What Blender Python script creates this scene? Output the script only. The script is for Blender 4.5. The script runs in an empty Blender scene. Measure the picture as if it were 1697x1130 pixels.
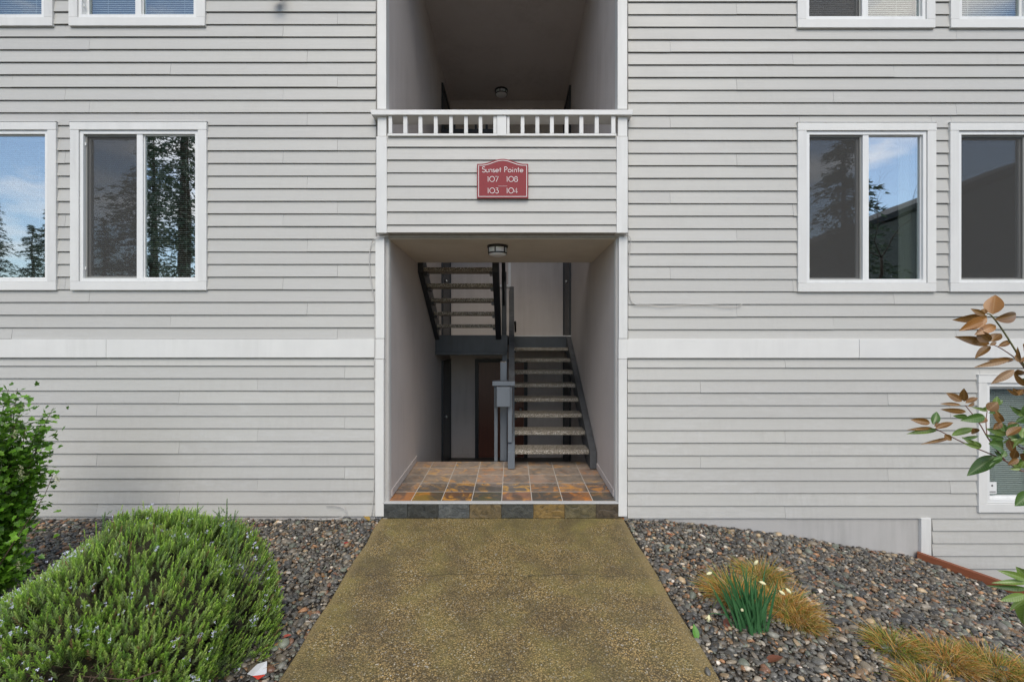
import bpy, bmesh, math, random
import numpy as np
from mathutils import Vector, Matrix
random.seed(7); rng = np.random.default_rng(11)
SC = bpy.context.scene
COL = SC.collection
# ------------------------------------------------------------------ camera, sky, sun, exposure
FPX, CD, CH = 754.2, 4.57, 1.77          # focal length in photo pixels, distance to facade, eye height
cam = bpy.data.cameras.new('camera'); cam.lens = 16.0; cam.sensor_width = 36; cam.clip_end = 2000; cam.clip_start = 0.05
co = bpy.data.objects.new('camera', cam); COL.objects.link(co)
co.location = (0, -CD, CH); co.rotation_euler = (math.radians(90), 0, 0)
SC.camera = co
SUN_EL, SUN_AZ = math.radians(48), math.radians(176)     # azimuth clockwise from +Y: behind the viewer, a little to the left
world = bpy.data.worlds.new('World'); SC.world = world; world.use_nodes = True
wt = world.node_tree; wt.nodes.clear()
wo = wt.nodes.new('ShaderNodeOutputWorld'); bg = wt.nodes.new('ShaderNodeBackground')
sky = wt.nodes.new('ShaderNodeTexSky'); sky.sky_type = 'NISHITA'; sky.sun_disc = False
sky.sun_elevation = SUN_EL; sky.sun_rotation = SUN_AZ; sky.air_density = 1.0; sky.dust_density = .6
tc = wt.nodes.new('ShaderNodeTexCoord'); mp = wt.nodes.new('ShaderNodeMapping'); mp.inputs['Scale'].default_value = (1, 1, 2.6); mp.inputs['Location'].default_value = (5.1, 2.9, 1.9)
nz = wt.nodes.new('ShaderNodeTexNoise'); nz.inputs['Scale'].default_value = 2.3; nz.inputs['Detail'].default_value = 7; nz.inputs['Roughness'].default_value = .58
cr = wt.nodes.new('ShaderNodeValToRGB'); cr.color_ramp.elements[0].position = .52; cr.color_ramp.elements[1].position = .72
mx = wt.nodes.new('ShaderNodeMix'); mx.data_type = 'RGBA'
mx.inputs['B'].default_value = (9.8, 9.0, 8.4, 1)
L = wt.links.new
L(tc.outputs['Generated'], mp.inputs['Vector']); L(mp.outputs[0], nz.inputs['Vector']); L(nz.outputs['Fac'], cr.inputs[0])
L(cr.outputs[0], mx.inputs['Factor']); L(sky.outputs[0], mx.inputs['A']); L(mx.outputs['Result'], bg.inputs['Color']); L(bg.outputs[0], wo.inputs[0])
bg.inputs['Strength'].default_value = 0.15
sl = bpy.data.lights.new('sun', 'SUN'); sl.energy = 1.75; sl.angle = math.radians(42); sl.color = (1, .915, .77)
so = bpy.data.objects.new('sun', sl); COL.objects.link(so)
sd = Vector((math.sin(SUN_AZ)*math.cos(SUN_EL), math.cos(SUN_AZ)*math.cos(SUN_EL), math.sin(SUN_EL)))
so.rotation_euler = sd.to_track_quat('Z', 'Y').to_euler(); so.location = sd*30
SC.view_settings.view_transform = 'Standard'; SC.view_settings.look = 'None'; SC.view_settings.gamma = 1
SC.view_settings.use_curve_mapping = False; SC.view_settings.exposure = 0.42
SC.cycles.max_bounces = 12; SC.cycles.diffuse_bounces = 8; SC.cycles.transparent_max_bounces = 12

# ------------------------------------------------------------------ helpers
def fX(px, y=0.0): return (px-848.5)*(CD+y)/FPX
def fZ(py, y=0.0): return CH+(565-py)*(CD+y)/FPX
def PX(px, py, D): return Vector(((px-848.5)*D/FPX, -CD+D, CH+(565-py)*D/FPX))

class Mat:
    def __init__(s, name):
        s.m = bpy.data.materials.new(name); s.m.use_nodes = True; s.t = s.m.node_tree
        s.b = s.t.nodes['Principled BSDF']; s.out = s.t.nodes['Material Output']
    def n(s, ty, **kw):
        nd = s.t.nodes.new(ty)
        for k, v in kw.items():
            if k in nd.inputs: s.put(nd.inputs[k], v)
            else: setattr(nd, k, v)
        return nd
    def put(s, sock, v):
        if isinstance(v, bpy.types.NodeSocket): s.t.links.new(v, sock)
        else: sock.default_value = v
    def co(s, scale=(1,1,1), rand=0.0, kind='Object'):
        t = s.n('ShaderNodeTexCoord').outputs[kind]
        if rand:
            oi = s.n('ShaderNodeObjectInfo').outputs['Random']
            k = s.n('ShaderNodeMath', operation='MULTIPLY'); s.put(k.inputs[0], oi); k.inputs[1].default_value = rand
            a = s.n('ShaderNodeVectorMath', operation='ADD'); s.put(a.inputs[0], t); s.put(a.inputs[1], k.outputs[0]); t = a.outputs[0]
        m = s.n('ShaderNodeMapping', Scale=scale); s.put(m.inputs['Vector'], t); return m.outputs[0]
    def noise(s, vec, scale, detail=4, rough=.5, dist=0):
        return s.n('ShaderNodeTexNoise', Vector=vec, Scale=scale, Detail=detail, Roughness=rough, Distortion=dist).outputs['Fac']
    def ramp(s, fac, *st):
        r = s.n('ShaderNodeValToRGB'); s.put(r.inputs[0], fac); e = r.color_ramp.elements
        while len(e) < len(st): e.new(.5)
        for i, (p, c) in enumerate(st):
            e[i].position = p; e[i].color = (c, c, c, 1) if isinstance(c, (int, float)) else (*c, 1)
        return r.outputs[0]
    def mix(s, f, a, b, mode='MIX'):
        m = s.n('ShaderNodeMix', data_type='RGBA', blend_type=mode)
        for i, v in ((0, f), (6, a), (7, b)):
            if isinstance(v, tuple) and len(v) == 3: v = (*v, 1)
            s.put(m.inputs[i], v)
        return m.outputs[2]
    def math(s, op, a, b=0.0):
        m = s.n('ShaderNodeMath', operation=op); s.put(m.inputs[0], a); s.put(m.inputs[1], b); return m.outputs[0]
    def bump(s, h, strength=.3, dist=.01, normal=None):
        b = s.n('ShaderNodeBump', Strength=strength, Distance=dist, Height=h)
        if normal: s.put(b.inputs['Normal'], normal)
        s.put(s.b.inputs['Normal'], b.outputs[0]); return b.outputs[0]
    def col(s, c): s.put(s.b.inputs['Base Color'], c if not isinstance(c, tuple) or len(c) == 4 else (*c, 1)); return s
    def rough(s, r): s.put(s.b.inputs['Roughness'], r); return s

def painted(name, c, rough=.5, grain=(2, 40, 130), gs=.12, dirt=.10, rand=37.0, gamma=.03):
    m = Mat(name); v = m.co(grain, rand); g = m.noise(v, 1.2, 5, .6)
    v2 = m.co((1, 1, 1), rand); d1 = m.noise(v2, 1.1, 5, .6); v3 = m.co((16, 16, 1.6), rand); d2 = m.noise(v3, 1.0, 4, .6)
    f = m.math('MULTIPLY', m.ramp(d1, (.38, 0), (.68, 1)), m.ramp(d2, (.4, 0), (.75, 1)))
    dc = tuple(x*(1-dirt*2.2) for x in c)
    base = m.mix(m.ramp(m.noise(v2, 3.5, 3), (.3, 0), (.7, 1)), tuple(x*(1-gamma) for x in c), tuple(x*(1+gamma) for x in c))
    r = m.n('ShaderNodeObjectInfo').outputs['Random']
    base = m.mix(r, base, m.mix(1.0, base, (.95, .955, .965), 'MULTIPLY'))
    m.col(m.mix(f, base, dc)); m.rough(rough); m.bump(g, gs, .004); return m.m

M = {}
def siding():
    m = Mat('siding_paint'); c = (.478, .470, .444)
    v = m.co((1.4, 30, 95), 53.0); g = m.noise(v, 1.0, 6, .65, .4)
    v2 = m.co((1, 1, 1), 53.0); v3 = m.co((22, 22, 3.0), 53.0)
    blot = m.noise(v2, 1.3, 5, .62); streak = m.noise(v3, 1.0, 5, .65)
    wz = m.n('ShaderNodeSeparateXYZ'); m.put(wz.inputs[0], m.n('ShaderNodeNewGeometry').outputs['Position'])
    low = m.ramp(m.math('MULTIPLY', wz.outputs['Z'], .25), (.0, 1.0), (.45, .35))        # splash dirt grows towards the ground
    f = m.math('MULTIPLY', m.math('MULTIPLY', m.ramp(blot, (.42, 0), (.66, 1)), m.ramp(streak, (.42, 0), (.68, 1))), low)
    r = m.n('ShaderNodeObjectInfo').outputs['Random']
    b0 = m.mix(r, (.487, .478, .446), (.455, .446, .420))
    b1 = m.mix(m.ramp(g, (.35, 0), (.7, 1)), b0, m.mix(1.0, b0, (1.05, 1.05, 1.05), 'MULTIPLY'))
    frost = m.math('MULTIPLY', m.math('MULTIPLY', m.ramp(m.noise(m.co((7, 7, 26), 53.0), 1.0, 5, .65), (.45, 0), (.68, .55)), low), m.ramp(m.noise(v2, .8, 3), (.4, 0), (.6, 1)))
    b1 = m.mix(frost, b1, (.57, .565, .55)); b2 = m.mix(m.math('MULTIPLY', f, .55), b1, (.40, .388, .36))
    speck = m.ramp(m.noise(v2, 55, 2, .5), (.70, 0), (.76, .35))
    m.col(m.mix(speck, b2, (.40, .39, .37))); m.rough(m.ramp(blot, (.3, .42), (.7, .6))); m.bump(g, .35, .004); return m.m
M['siding'] = siding()
M['trim'] = painted('white_trim_paint', (.715, .708, .680), .5, (2.5, 40, 60), .2, .05)
M['trimv'] = painted('white_post_paint', (.715, .708, .680), .5, (60, 40, 2.5), .2, .10)
M['vinyl'] = painted('window_vinyl', (.78, .78, .76), .35, (3, 3, 3), .02, .08)
M['screen_frame'] = painted('bronze_screen_frame', (.30, .30, .28), .45, (3, 3, 3), .02, .1)
M['concrete_paint'] = painted('painted_concrete', (.47, .455, .435), .7, (9, 9, 9), .35, .12)
M['slate_blue'] = painted('dark_blue_grey_paint', (.040, .048, .058), .45, (30, 2, 6), .3, .2, gamma=.18)
M['black_blue'] = painted('near_black_paint', (.020, .024, .030), .45, (30, 2, 6), .25, .2, gamma=.18)
M['newel'] = painted('mid_grey_paint', (.135, .155, .18), .4, (20, 20, 3), .2, .2)
M['rail_grey'] = painted('weathered_grey_paint', (.085, .088, .092), .55, (20, 3, 5), .4, .3, gamma=.2)
def stucco():
    m = Mat('taupe_stucco'); v = m.co(); c = (.60, .545, .51)
    n1 = m.noise(v, 160, 3, .6); n2 = m.noise(v, 1.4, 5, .6)
    vs = m.co((9, 9, .7)); n3 = m.noise(vs, 1, 4, .6)
    f = m.math('MULTIPLY', m.ramp(n2, (.4, 0), (.7, 1)), m.ramp(n3, (.4, .2), (.7, 1)))
    st = m.ramp(m.noise(m.co((26, 26, 1.1)), 1, 5, .7), (.52, 0), (.72, .35)); m.col(m.mix(st, m.mix(f, c, (.49, .44, .405)), (.66, .62, .59))); m.rough(.85); m.bump(n1, .35, .004); return m.m
M['stucco'] = stucco()
m = Mat('soffit_paint'); v = m.co(); m.col(m.mix(m.ramp(m.noise(v, 1.6, 5, .6), (.4, 0), (.72, 1)), (.66, .61, .53), (.57, .52, .445))); m.rough(.8); m.bump(m.noise(v, 140, 3), .2, .004); M['soffit'] = m.m
m = Mat('red_brown_door'); v = m.co((30, 30, 2)); m.col(m.mix(m.noise(v, 1.2, 6, .65, .5), (.075, .022, .012), (.17, .055, .03))); m.rough(.35); M['door_wood'] = m.m
m = Mat('dim_room'); m.col((.16, .15, .14)); m.rough(.9); M['room'] = m.m
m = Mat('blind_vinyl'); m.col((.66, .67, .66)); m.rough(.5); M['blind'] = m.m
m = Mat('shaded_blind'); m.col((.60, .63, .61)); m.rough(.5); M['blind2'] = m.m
m = Mat('curtain'); v = m.co((30, 30, .4)); m.col(m.mix(m.noise(v, 1, 3), (.42, .42, .38), (.6, .6, .56))); m.rough(.8); M['curtain'] = m.m
m = Mat('brushed_metal'); m.col((.6, .6, .6)); m.b.inputs['Metallic'].default_value = 1; m.rough(.35); M['metal'] = m.m
m = Mat('black_metal'); m.col((.010, .010, .011)); m.rough(.35); M['blackmetal'] = m.m
m = Mat('frosted_lamp_glass'); m.col((.72, .73, .74)); m.rough(.35); m.b.inputs['Subsurface Weight'].default_value = .2; M['frost'] = m.m
m = Mat('cable_sheath'); m.col((.52, .50, .47)); m.rough(.5); M['cable'] = m.m
m = Mat('white_cable_sheath'); m.col((.72, .72, .72)); m.rough(.5); M['cablew'] = m.m
m = Mat('nosing_strip'); m.col((.52, .52, .51)); m.rough(.4); M['nosing'] = m.m
def glass(name, fac, tint, wav=.0012):
    m = Mat(name); t = m.t
    gl = m.n('ShaderNodeBsdfGlossy', Roughness=.012); gl.inputs['Color'].default_value = (.95, .97, 1, 1)
    tr = m.n('ShaderNodeBsdfTransparent'); tr.inputs['Color'].default_value = (*tint, 1)
    b = m.n('ShaderNodeBump', Strength=.25, Distance=wav); m.put(b.inputs['Height'], m.noise(m.co((1, 1, 1), 9.0), 2.2, 1)); t.links.new(b.outputs[0], gl.inputs['Normal'])
    df = m.n('ShaderNodeBsdfDiffuse'); df.inputs['Color'].default_value = (.5, .52, .5, 1)
    v = m.co((1, 1, 1), 9.0)
    spot = m.ramp(m.noise(v, 70, 3, .6), (.60, 0), (.72, .16))      # dust and dried drops
    mx = m.n('ShaderNodeMixShader'); mx.inputs[0].default_value = fac
    t.links.new(tr.outputs[0], mx.inputs[1]); t.links.new(gl.outputs[0], mx.inputs[2])
    m2 = m.n('ShaderNodeMixShader'); t.links.new(spot, m2.inputs[0]); t.links.new(mx.outputs[0], m2.inputs[1]); t.links.new(df.outputs[0], m2.inputs[2])
    t.links.new(m2.outputs[0], m.out.inputs[0]); return m.m
M['glass'] = glass('window_glass', .38, (.80, .85, .82), .003); M['glass2'] = glass('plain_window_glass', .17, (.85, .89, .87))
m = Mat('insect_screen'); t_ = m.t; tr = m.n('ShaderNodeBsdfTransparent'); tr.inputs[0].default_value = (1, 1, 1, 1)
df = m.n('ShaderNodeBsdfDiffuse'); df.inputs[0].default_value = (.09, .088, .085, 1)
mxs = m.n('ShaderNodeMixShader'); mxs.inputs[0].default_value = .42
t_.links.new(tr.outputs[0], mxs.inputs[1]); t_.links.new(df.outputs[0], mxs.inputs[2]); t_.links.new(mxs.outputs[0], m.out.inputs[0]); M['screen'] = m.m

# ---- objects
def tag(o, label=None, cat=None, group=None, kind=None):
    if label: o['label'] = label
    if cat: o['category'] = cat
    if group: o['group'] = group
    if kind: o['kind'] = kind
    return o
def empty(name, loc=(0,0,0), **k):
    o = bpy.data.objects.new(name, None); COL.objects.link(o); o.location = loc; o.empty_display_size = .1
    return tag(o, **k)
class MB:
    """collects shapes into one mesh"""
    def __init__(s): s.v = []; s.f = []
    def add(s, vs, fs):
        n = len(s.v); s.v += [tuple(p) for p in vs]; s.f += [tuple(i+n for i in f) for f in fs]; return s
    def box(s, x0, x1, y0, y1, z0, z1):
        return s.add([(x0,y0,z0),(x1,y0,z0),(x1,y1,z0),(x0,y1,z0),(x0,y0,z1),(x1,y0,z1),(x1,y1,z1),(x0,y1,z1)],
                     [(3,2,1,0),(4,5,6,7),(0,1,5,4),(1,2,6,5),(2,3,7,6),(3,0,4,7)])
    def prism(s, poly, x0, x1):            # polygon in (y,z), extruded along x
        n = len(poly); vs = [(x0, a, b) for a, b in poly]+[(x1, a, b) for a, b in poly]
        fs = [tuple(range(n)), tuple(range(2*n-1, n-1, -1))]+[(i, (i+n), (i+1) % n+n, (i+1) % n) for i in range(n)]
        return s.add(vs, fs)
    def prismxz(s, poly, y0, y1):
        n = len(poly); vs = [(a, y0, b) for a, b in poly]+[(a, y1, b) for a, b in poly]
        fs = [tuple(range(n)), tuple(range(2*n-1, n-1, -1))]+[(i, (i+n), (i+1) % n+n, (i+1) % n) for i in range(n)]
        return s.add(vs, fs)
    def tube(s, pts, r, k=6):
        pts = [Vector(p) for p in pts]; rr = r if isinstance(r, (list, tuple)) else [r]*len(pts); n0 = len(s.v)
        for i, p in enumerate(pts):
            d = (pts[min(i+1, len(pts)-1)]-pts[max(i-1, 0)]).normalized()
            a = d.orthogonal().normalized() if i == 0 else (pa - d*pa.dot(d)).normalized(); pa = a; b = d.cross(a)
            for j in range(k):
                t = 2*math.pi*j/k; s.v.append(tuple(p+(a*math.cos(t)+b*math.sin(t))*rr[i]))
        for i in range(len(pts)-1):
            for j in range(k): s.f.append((n0+i*k+j, n0+i*k+(j+1) % k, n0+(i+1)*k+(j+1) % k, n0+(i+1)*k+j))
        s.f.append(tuple(n0+j for j in reversed(range(k)))); s.f.append(tuple(n0+(len(pts)-1)*k+j for j in range(k)))
        return s
    def lathe(s, prof, k=24, c=(0,0,0), axis='z'):
        n0 = len(s.v)
        for r, h in prof:
            for j in range(k):
                t = 2*math.pi*j/k; p = (r*math.cos(t), r*math.sin(t), h)
                if axis == 'y': p = (p[0], h, p[1])
                s.v.append((p[0]+c[0], p[1]+c[1], p[2]+c[2]))
        for i in range(len(prof)-1):
            for j in range(k): s.f.append((n0+i*k+j, n0+i*k+(j+1) % k, n0+(i+1)*k+(j+1) % k, n0+(i+1)*k+j))
        return s
    def build(s, name, mat, parent=None, smooth=False, bevel=0, flip=True, **k):
        me = bpy.data.meshes.new(name); me.from_pydata(s.v, [], s.f)
        bm = bmesh.new(); bm.from_mesh(me)
        if flip: bmesh.ops.recalc_face_normals(bm, faces=bm.faces)
        if bevel:
            bmesh.ops.bevel(bm, geom=[e for e in bm.edges if e.is_manifold and e.calc_face_angle(0) > .6], offset=bevel, segments=2, profile=.6, affect='EDGES', clamp_overlap=True)
        bm.to_mesh(me); bm.free()
        if smooth:
            for p in me.polygons: p.use_smooth = True
        me.materials.append(mat)
        o = bpy.data.objects.new(name, me); COL.objects.link(o)
        if parent: o.parent = parent
        return tag(o, **k)
def box(name, b, mat, parent=None, bevel=.0, **k): return MB().box(*b).build(name, mat, parent, bevel=bevel, **k)
def local(o, base):                         # move mesh data so that the parent sits at its base
    o.data.transform(Matrix.Translation(-Vector(base)))

# ------------------------------------------------------------------ terrain
_hx = [-60, 1.17, 1.75, 2.38, 2.92, 3.46, 3.95, 4.6, 5.2, 60]; _hz = [0, -.005, -.04, -.11, -.195, -.288, -.37, -.47, -.52, -.6]
EA = Vector((4.03, -.04)); EB = Vector((4.52, -.58)); EC = Vector((5.5, -1.9))     # line of the timber edging
def edge_x(y):
    if y > EB.y: return EA.x+(EB.x-EA.x)*(y-EA.y)/(EB.y-EA.y)
    return EB.x+(EC.x-EB.x)*(y-EB.y)/(EC.y-EB.y)
def ground_z(x, y, pebble=False):
    base = .041*max(y, -6) if y < 0 else 0
    h = float(np.interp(x, _hx, _hz))*min(1, max(.0, 1-(-y-3.2)/6))
    z = base+h-.022
    if y > -4:
        e = edge_x(min(y, 0))
        if x > e+.03: z -= min(.62, (x-e-.03)*2.2)*min(1, max(0, (y+4)/1.0))
    return z
def terrain():
    xs = sorted(set([-400, -200, -100, -60, -30, -16, -10, -8]+[round(a, 3) for a in np.arange(-6.5, 6.6, .12)]+[8, 10, 16, 30, 60, 100, 200, 400]))
    ys = sorted(set([-400, -200, -100, -60, -30, -18, -12, -9, -7]+[round(a, 3) for a in np.arange(-5.6, .25, .12)]+[.25, .3]))
    vs = [(x, y, ground_z(x, y)) for y in ys for x in xs]; n = len(xs)
    fs = [(j*n+i, j*n+i+1, (j+1)*n+i+1, (j+1)*n+i) for j in range(len(ys)-1) for i in range(n-1)]
    m = Mat('dark_soil'); v = m.co(); near = m.n('ShaderNodeSeparateXYZ'); m.put(near.inputs[0], v)
    lawn = m.ramp(m.math('MULTIPLY', near.outputs['Y'], -.1), (.44, 0), (.50, 1))
    g = m.mix(m.noise(v, 6, 5), (.045, .045, .045), (.075, .074, .07))
    m.col(m.mix(lawn, m.mix(m.noise(v, 40, 5), (.022, .018, .014), (.06, .048, .036)), g)); m.rough(.9); m.bump(m.noise(v, 60, 4), .6, .02)
    mb = MB(); mb.v = vs; mb.f = fs
    mb.build('ground', m.m, smooth=True, flip=False, kind='structure')
terrain()
# behind the building
MB().box(-400, 400, 8.4, 400, -1.3, -1.2).build('ground', bpy.data.materials['dark_soil'], kind='structure')

# gravel: stones lying on the beds
def pebbles():
    bm = bmesh.new(); bmesh.ops.create_icosphere(bm, subdivisions=2, radius=1); bm.verts.ensure_lookup_table()
    V2 = np.array([v.co[:] for v in bm.verts]); F2 = np.array([[v.index for v in f.verts] for f in bm.faces]); bm.free()
    bm = bmesh.new(); bmesh.ops.create_icosphere(bm, subdivisions=1, radius=1); bm.verts.ensure_lookup_table()
    V1 = np.array([v.co[:] for v in bm.verts])*1.08; F1 = np.array([[v.index for v in f.verts] for f in bm.faces]); bm.free()
    pal = np.array([(.075,.075,.072),(.11,.112,.105),(.045,.045,.044),(.155,.155,.145),(.14,.125,.10),(.22,.195,.15),(.09,.078,.06),(.30,.275,.23),
                    (.24,.16,.09),(.34,.19,.10),(.50,.47,.40),(.17,.09,.055),(.15,.175,.145),(.20,.21,.19),(.42,.33,.21),(.68,.65,.60),(.06,.064,.066),(.10,.095,.085)])
    pw = np.array([11,11,10,9,9,7,9,5,5,3,2.2,4,7,7,3.4,1.0,9,9], float); pw /= pw.sum()
    allv, allf, allc = [], [], []; off = 0; cnt = 0
    def lay(x0, x1, y0, y1, step, zoff, ok):
        nonlocal off, cnt
        xs = np.arange(x0, x1, step); ys = np.arange(y0, y1, step); gx, gy = np.meshgrid(xs, ys)
        gx = (gx+rng.uniform(-.5, .5, gx.shape)*step).ravel(); gy = (gy+rng.uniform(-.5, .5, gy.shape)*step).ravel()
        for x, y in zip(gx, gy):
            D = y+CD
            if D < 1.9 or abs(x) > D*1.125+.9: continue
            if not ok(x, y): continue
            s = float(np.clip(rng.lognormal(math.log(.0133), .34), .0075, .033))
            hi = D < 3.7 and s > .0115
            V, F = (V2, F2) if hi else (V1, F1)
            n = rng.normal(0, 1, 3)
            P = V*(1+.16*np.sin(V@(rng.normal(0, 1.6, 3))*1.7+n[0])[:, None])
            P = P*np.array([s*rng.uniform(1.0, 1.5), s*rng.uniform(.75, 1.05), s*rng.uniform(.42, .75)])
            a = rng.uniform(0, 6.283); tx, ty = rng.normal(0, .28, 2)
            R = np.array(Matrix.Rotation(a, 3, 'Z') @ Matrix.Rotation(tx, 3, 'X') @ Matrix.Rotation(ty, 3, 'Y'))
            P = P@R.T+np.array([x, y, ground_z(x, y)+zoff+s*.35+rng.uniform(-.003, .006)])
            c = pal[rng.choice(len(pal), p=pw)]*np.array([1.07, 1.0, .92])*rng.uniform(.65, 1.3)
            allv.append(P); allf.append(F+off); allc.append(np.tile(np.append(c, 1), (len(V), 1))); off += len(V); cnt += 1
    left = lambda x, y: x < path_l(y)-.012 and not (((x+2.4)/.72)**2+((y+1.95)/.62)**2 < 1)
    right = lambda x, y: x > path_r(y)+.012 and x < edge_x(y)-.02
    for ok, x0, x1 in ((left, -5.9, -1.2), (right, 1.15, 5.2)):
        lay(x0, x1, -2.75, -.02, .032, -.006, ok)
        lay(x0, x1, -2.75, -.02, .027, .005, ok)
    lay(-1.34, 1.2, -2.6, -.05, .05, .026, lambda x, y: (0 < x-path_l(y) < .10 or 0 < path_r(y)-x < .10) and rng.random() < .035)
    vs = np.concatenate(allv); fs = np.concatenate(allf); cs = np.concatenate(allc)
    me = bpy.data.meshes.new('gravel'); me.vertices.add(len(vs)); me.vertices.foreach_set('co', vs.astype(np.float32).ravel())
    me.loops.add(len(fs)*3); me.loops.foreach_set('vertex_index', fs.astype(np.int32).ravel())
    me.polygons.add(len(fs)); me.polygons.foreach_set('loop_start', np.arange(0, len(fs)*3, 3, dtype=np.int32))
    me.polygons.foreach_set('use_smooth', np.ones(len(fs), bool))
    me.update(); me.validate()
    ca = me.color_attributes.new('stone', 'FLOAT_COLOR', 'POINT'); ca.data.foreach_set('color', cs.astype(np.float32).ravel())
    m = Mat('river_pebble'); a = m.n('ShaderNodeAttribute', attribute_name='stone').outputs['Color']; v = m.co()
    n = m.noise(v, 130, 5, .7); vein = m.ramp(m.noise(v, 60, 3, .5, 1.5), (.485, 0), (.5, .35), (.515, 0))
    c = m.mix(n, m.mix(1.0, a, (.6, .6, .6), 'MULTIPLY'), m.mix(1.0, a, (1.35, 1.33, 1.3), 'MULTIPLY'))
    m.col(m.mix(vein, c, (.35, .34, .32))); m.rough(m.ramp(m.noise(v, 5, 3), (.35, .22), (.65, .5))); m.bump(n, .2, .002)
    me.materials.append(m.m); o = bpy.data.objects.new('gravel', me); COL.objects.link(o); tag(o, kind='stuff', label='wet mixed river pebbles covering the beds on both sides of the path', cat='gravel')
    print('pebbles', cnt, len(fs))

# ------------------------------------------------------------------ path
def path_l(y):  # left edge x at depth y  (photo: (632,857) -> (460,1130))
    return -1.312-y*.0177
def path_r(y): return 1.106-y*.0167
def path():
    m = Mat('mossy_exposed_aggregate'); v = m.co(kind='Object')
    vo = m.n('ShaderNodeTexVoronoi', Vector=v, Scale=95.0, Randomness=1.0); vo2 = m.n('ShaderNodeTexVoronoi', Vector=v, Scale=52.0)
    sp = m.n('ShaderNodeSeparateColor'); m.put(sp.inputs[0], vo.outputs['Color']); sp2 = m.n('ShaderNodeSeparateColor'); m.put(sp2.inputs[0], vo2.outputs['Color'])
    st = m.ramp(sp.outputs[0], (0, (.06, .045, .022)), (.16, (.28, .185, .07)), (.45, (.50, .34, .13)), (.70, (.26, .19, .09)), (.90, (.36, .28, .15)), (.985, (.55, .49, .38)))
    edge = m.ramp(vo.outputs['Distance'], (.38, 0), (.62, 1))
    c = m.mix(edge, st, (.105, .074, .027))
    big = m.ramp(sp2.outputs[1], (.93, 0), (.96, .8)); bst = m.ramp(sp2.outputs[0], (0, (.05, .05, .05)), (.5, (.22, .17, .11)), (1, (.5, .47, .42)))
    c = m.mix(m.math('MULTIPLY', big, m.ramp(vo2.outputs['Distance'], (.3, 1), (.5, 0))), c, bst)
    xyz = m.n('ShaderNodeSeparateXYZ'); m.put(xyz.inputs[0], v)
    near = m.ramp(m.math('MULTIPLY', m.math('ADD', xyz.outputs['Y'], 3.0), .3333), (.42, 0), (.72, .45), (.97, 1.0))
    ms = m.noise(v, 2.1, 6, .62); mf = m.noise(v, 22, 4, .6)
    mm = m.math('ADD', m.ramp(ms, (.44, 0), (.66, .8)), m.math('MULTIPLY', near, .30))
    mm = m.math('MULTIPLY', mm, m.ramp(mf, (.25, .45), (.7, 1)))
    moss = m.mix(m.noise(v, 8, 3), (.25, .205, .055), (.16, .135, .042))
    c = m.mix(mm, c, moss)
    dark = m.ramp(m.noise(v, 2.6, 7, .68), (.44, 0), (.64, .62)); c = m.mix(dark, c, (.075, .056, .030))
    wv = m.n('ShaderNodeMath', operation='ADD'); m.put(wv.inputs[0], xyz.outputs['Y']); m.put(wv.inputs[1], m.math('MULTIPLY', m.noise(v, 1.7, 4, .6), .30))
    crack = m.ramp(m.math('ADD', m.math('ABSOLUTE', m.math('ADD', wv.outputs[0], .90)), 0.0), (.0, .75), (.007, 0))
    c = m.mix(crack, c, (.03, .025, .015))
    # cleaner cream margin troweled along the sides
    ex = m.math('SUBTRACT', m.math('ABSOLUTE', m.math('ADD', xyz.outputs['X'], .10)), m.math('MULTIPLY', xyz.outputs['Y'], -.001))
    gr = m.noise(v, 240, 2, .7); c = m.mix(1.0, c, m.ramp(gr, (.32, .45), (.68, 1.65)), 'MULTIPLY')
    marg = m.ramp(m.math('MULTIPLY', m.math('ADD', ex, m.math('MULTIPLY', ms, .06)), .5), (.575, 0), (.605, .55)); c = m.mix(marg, c, (.27, .20, .085))
    m.col(c); m.rough(m.ramp(ms, (.3, .55), (.7, .8)))
    b = m.bump(m.math('SUBTRACT', 1.0, vo.outputs['Distance']), .8, .006)
    n = 26; mb = MB(); ys = [0.012-.0-i*(7.0/n) for i in range(n+1)]
    vs = []; 
    for y in ys:
        z = .041*max(y, -6); wl = .008*math.sin(y*9)+.004*math.sin(y*31); wr = .008*math.sin(y*7+2)
        vs += [(path_l(y)+wl, y, z-.12), (path_l(y)+wl, y, z-.006), (path_l(y)+wl+.012, y, z), (path_r(y)+wr-.012, y, z), (path_r(y)+wr, y, z-.006), (path_r(y)+wr, y, z-.12)]
    fs = [(i*6+j, i*6+j+1, (i+1)*6+j+1, (i+1)*6+j) for i in range(n) for j in range(5)]
    fs.append((0, 1, 2, 3, 4, 5)); mb.v = vs; mb.f = fs; mb.build('path', m.m, kind='structure')
path()
pebbles()

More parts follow.
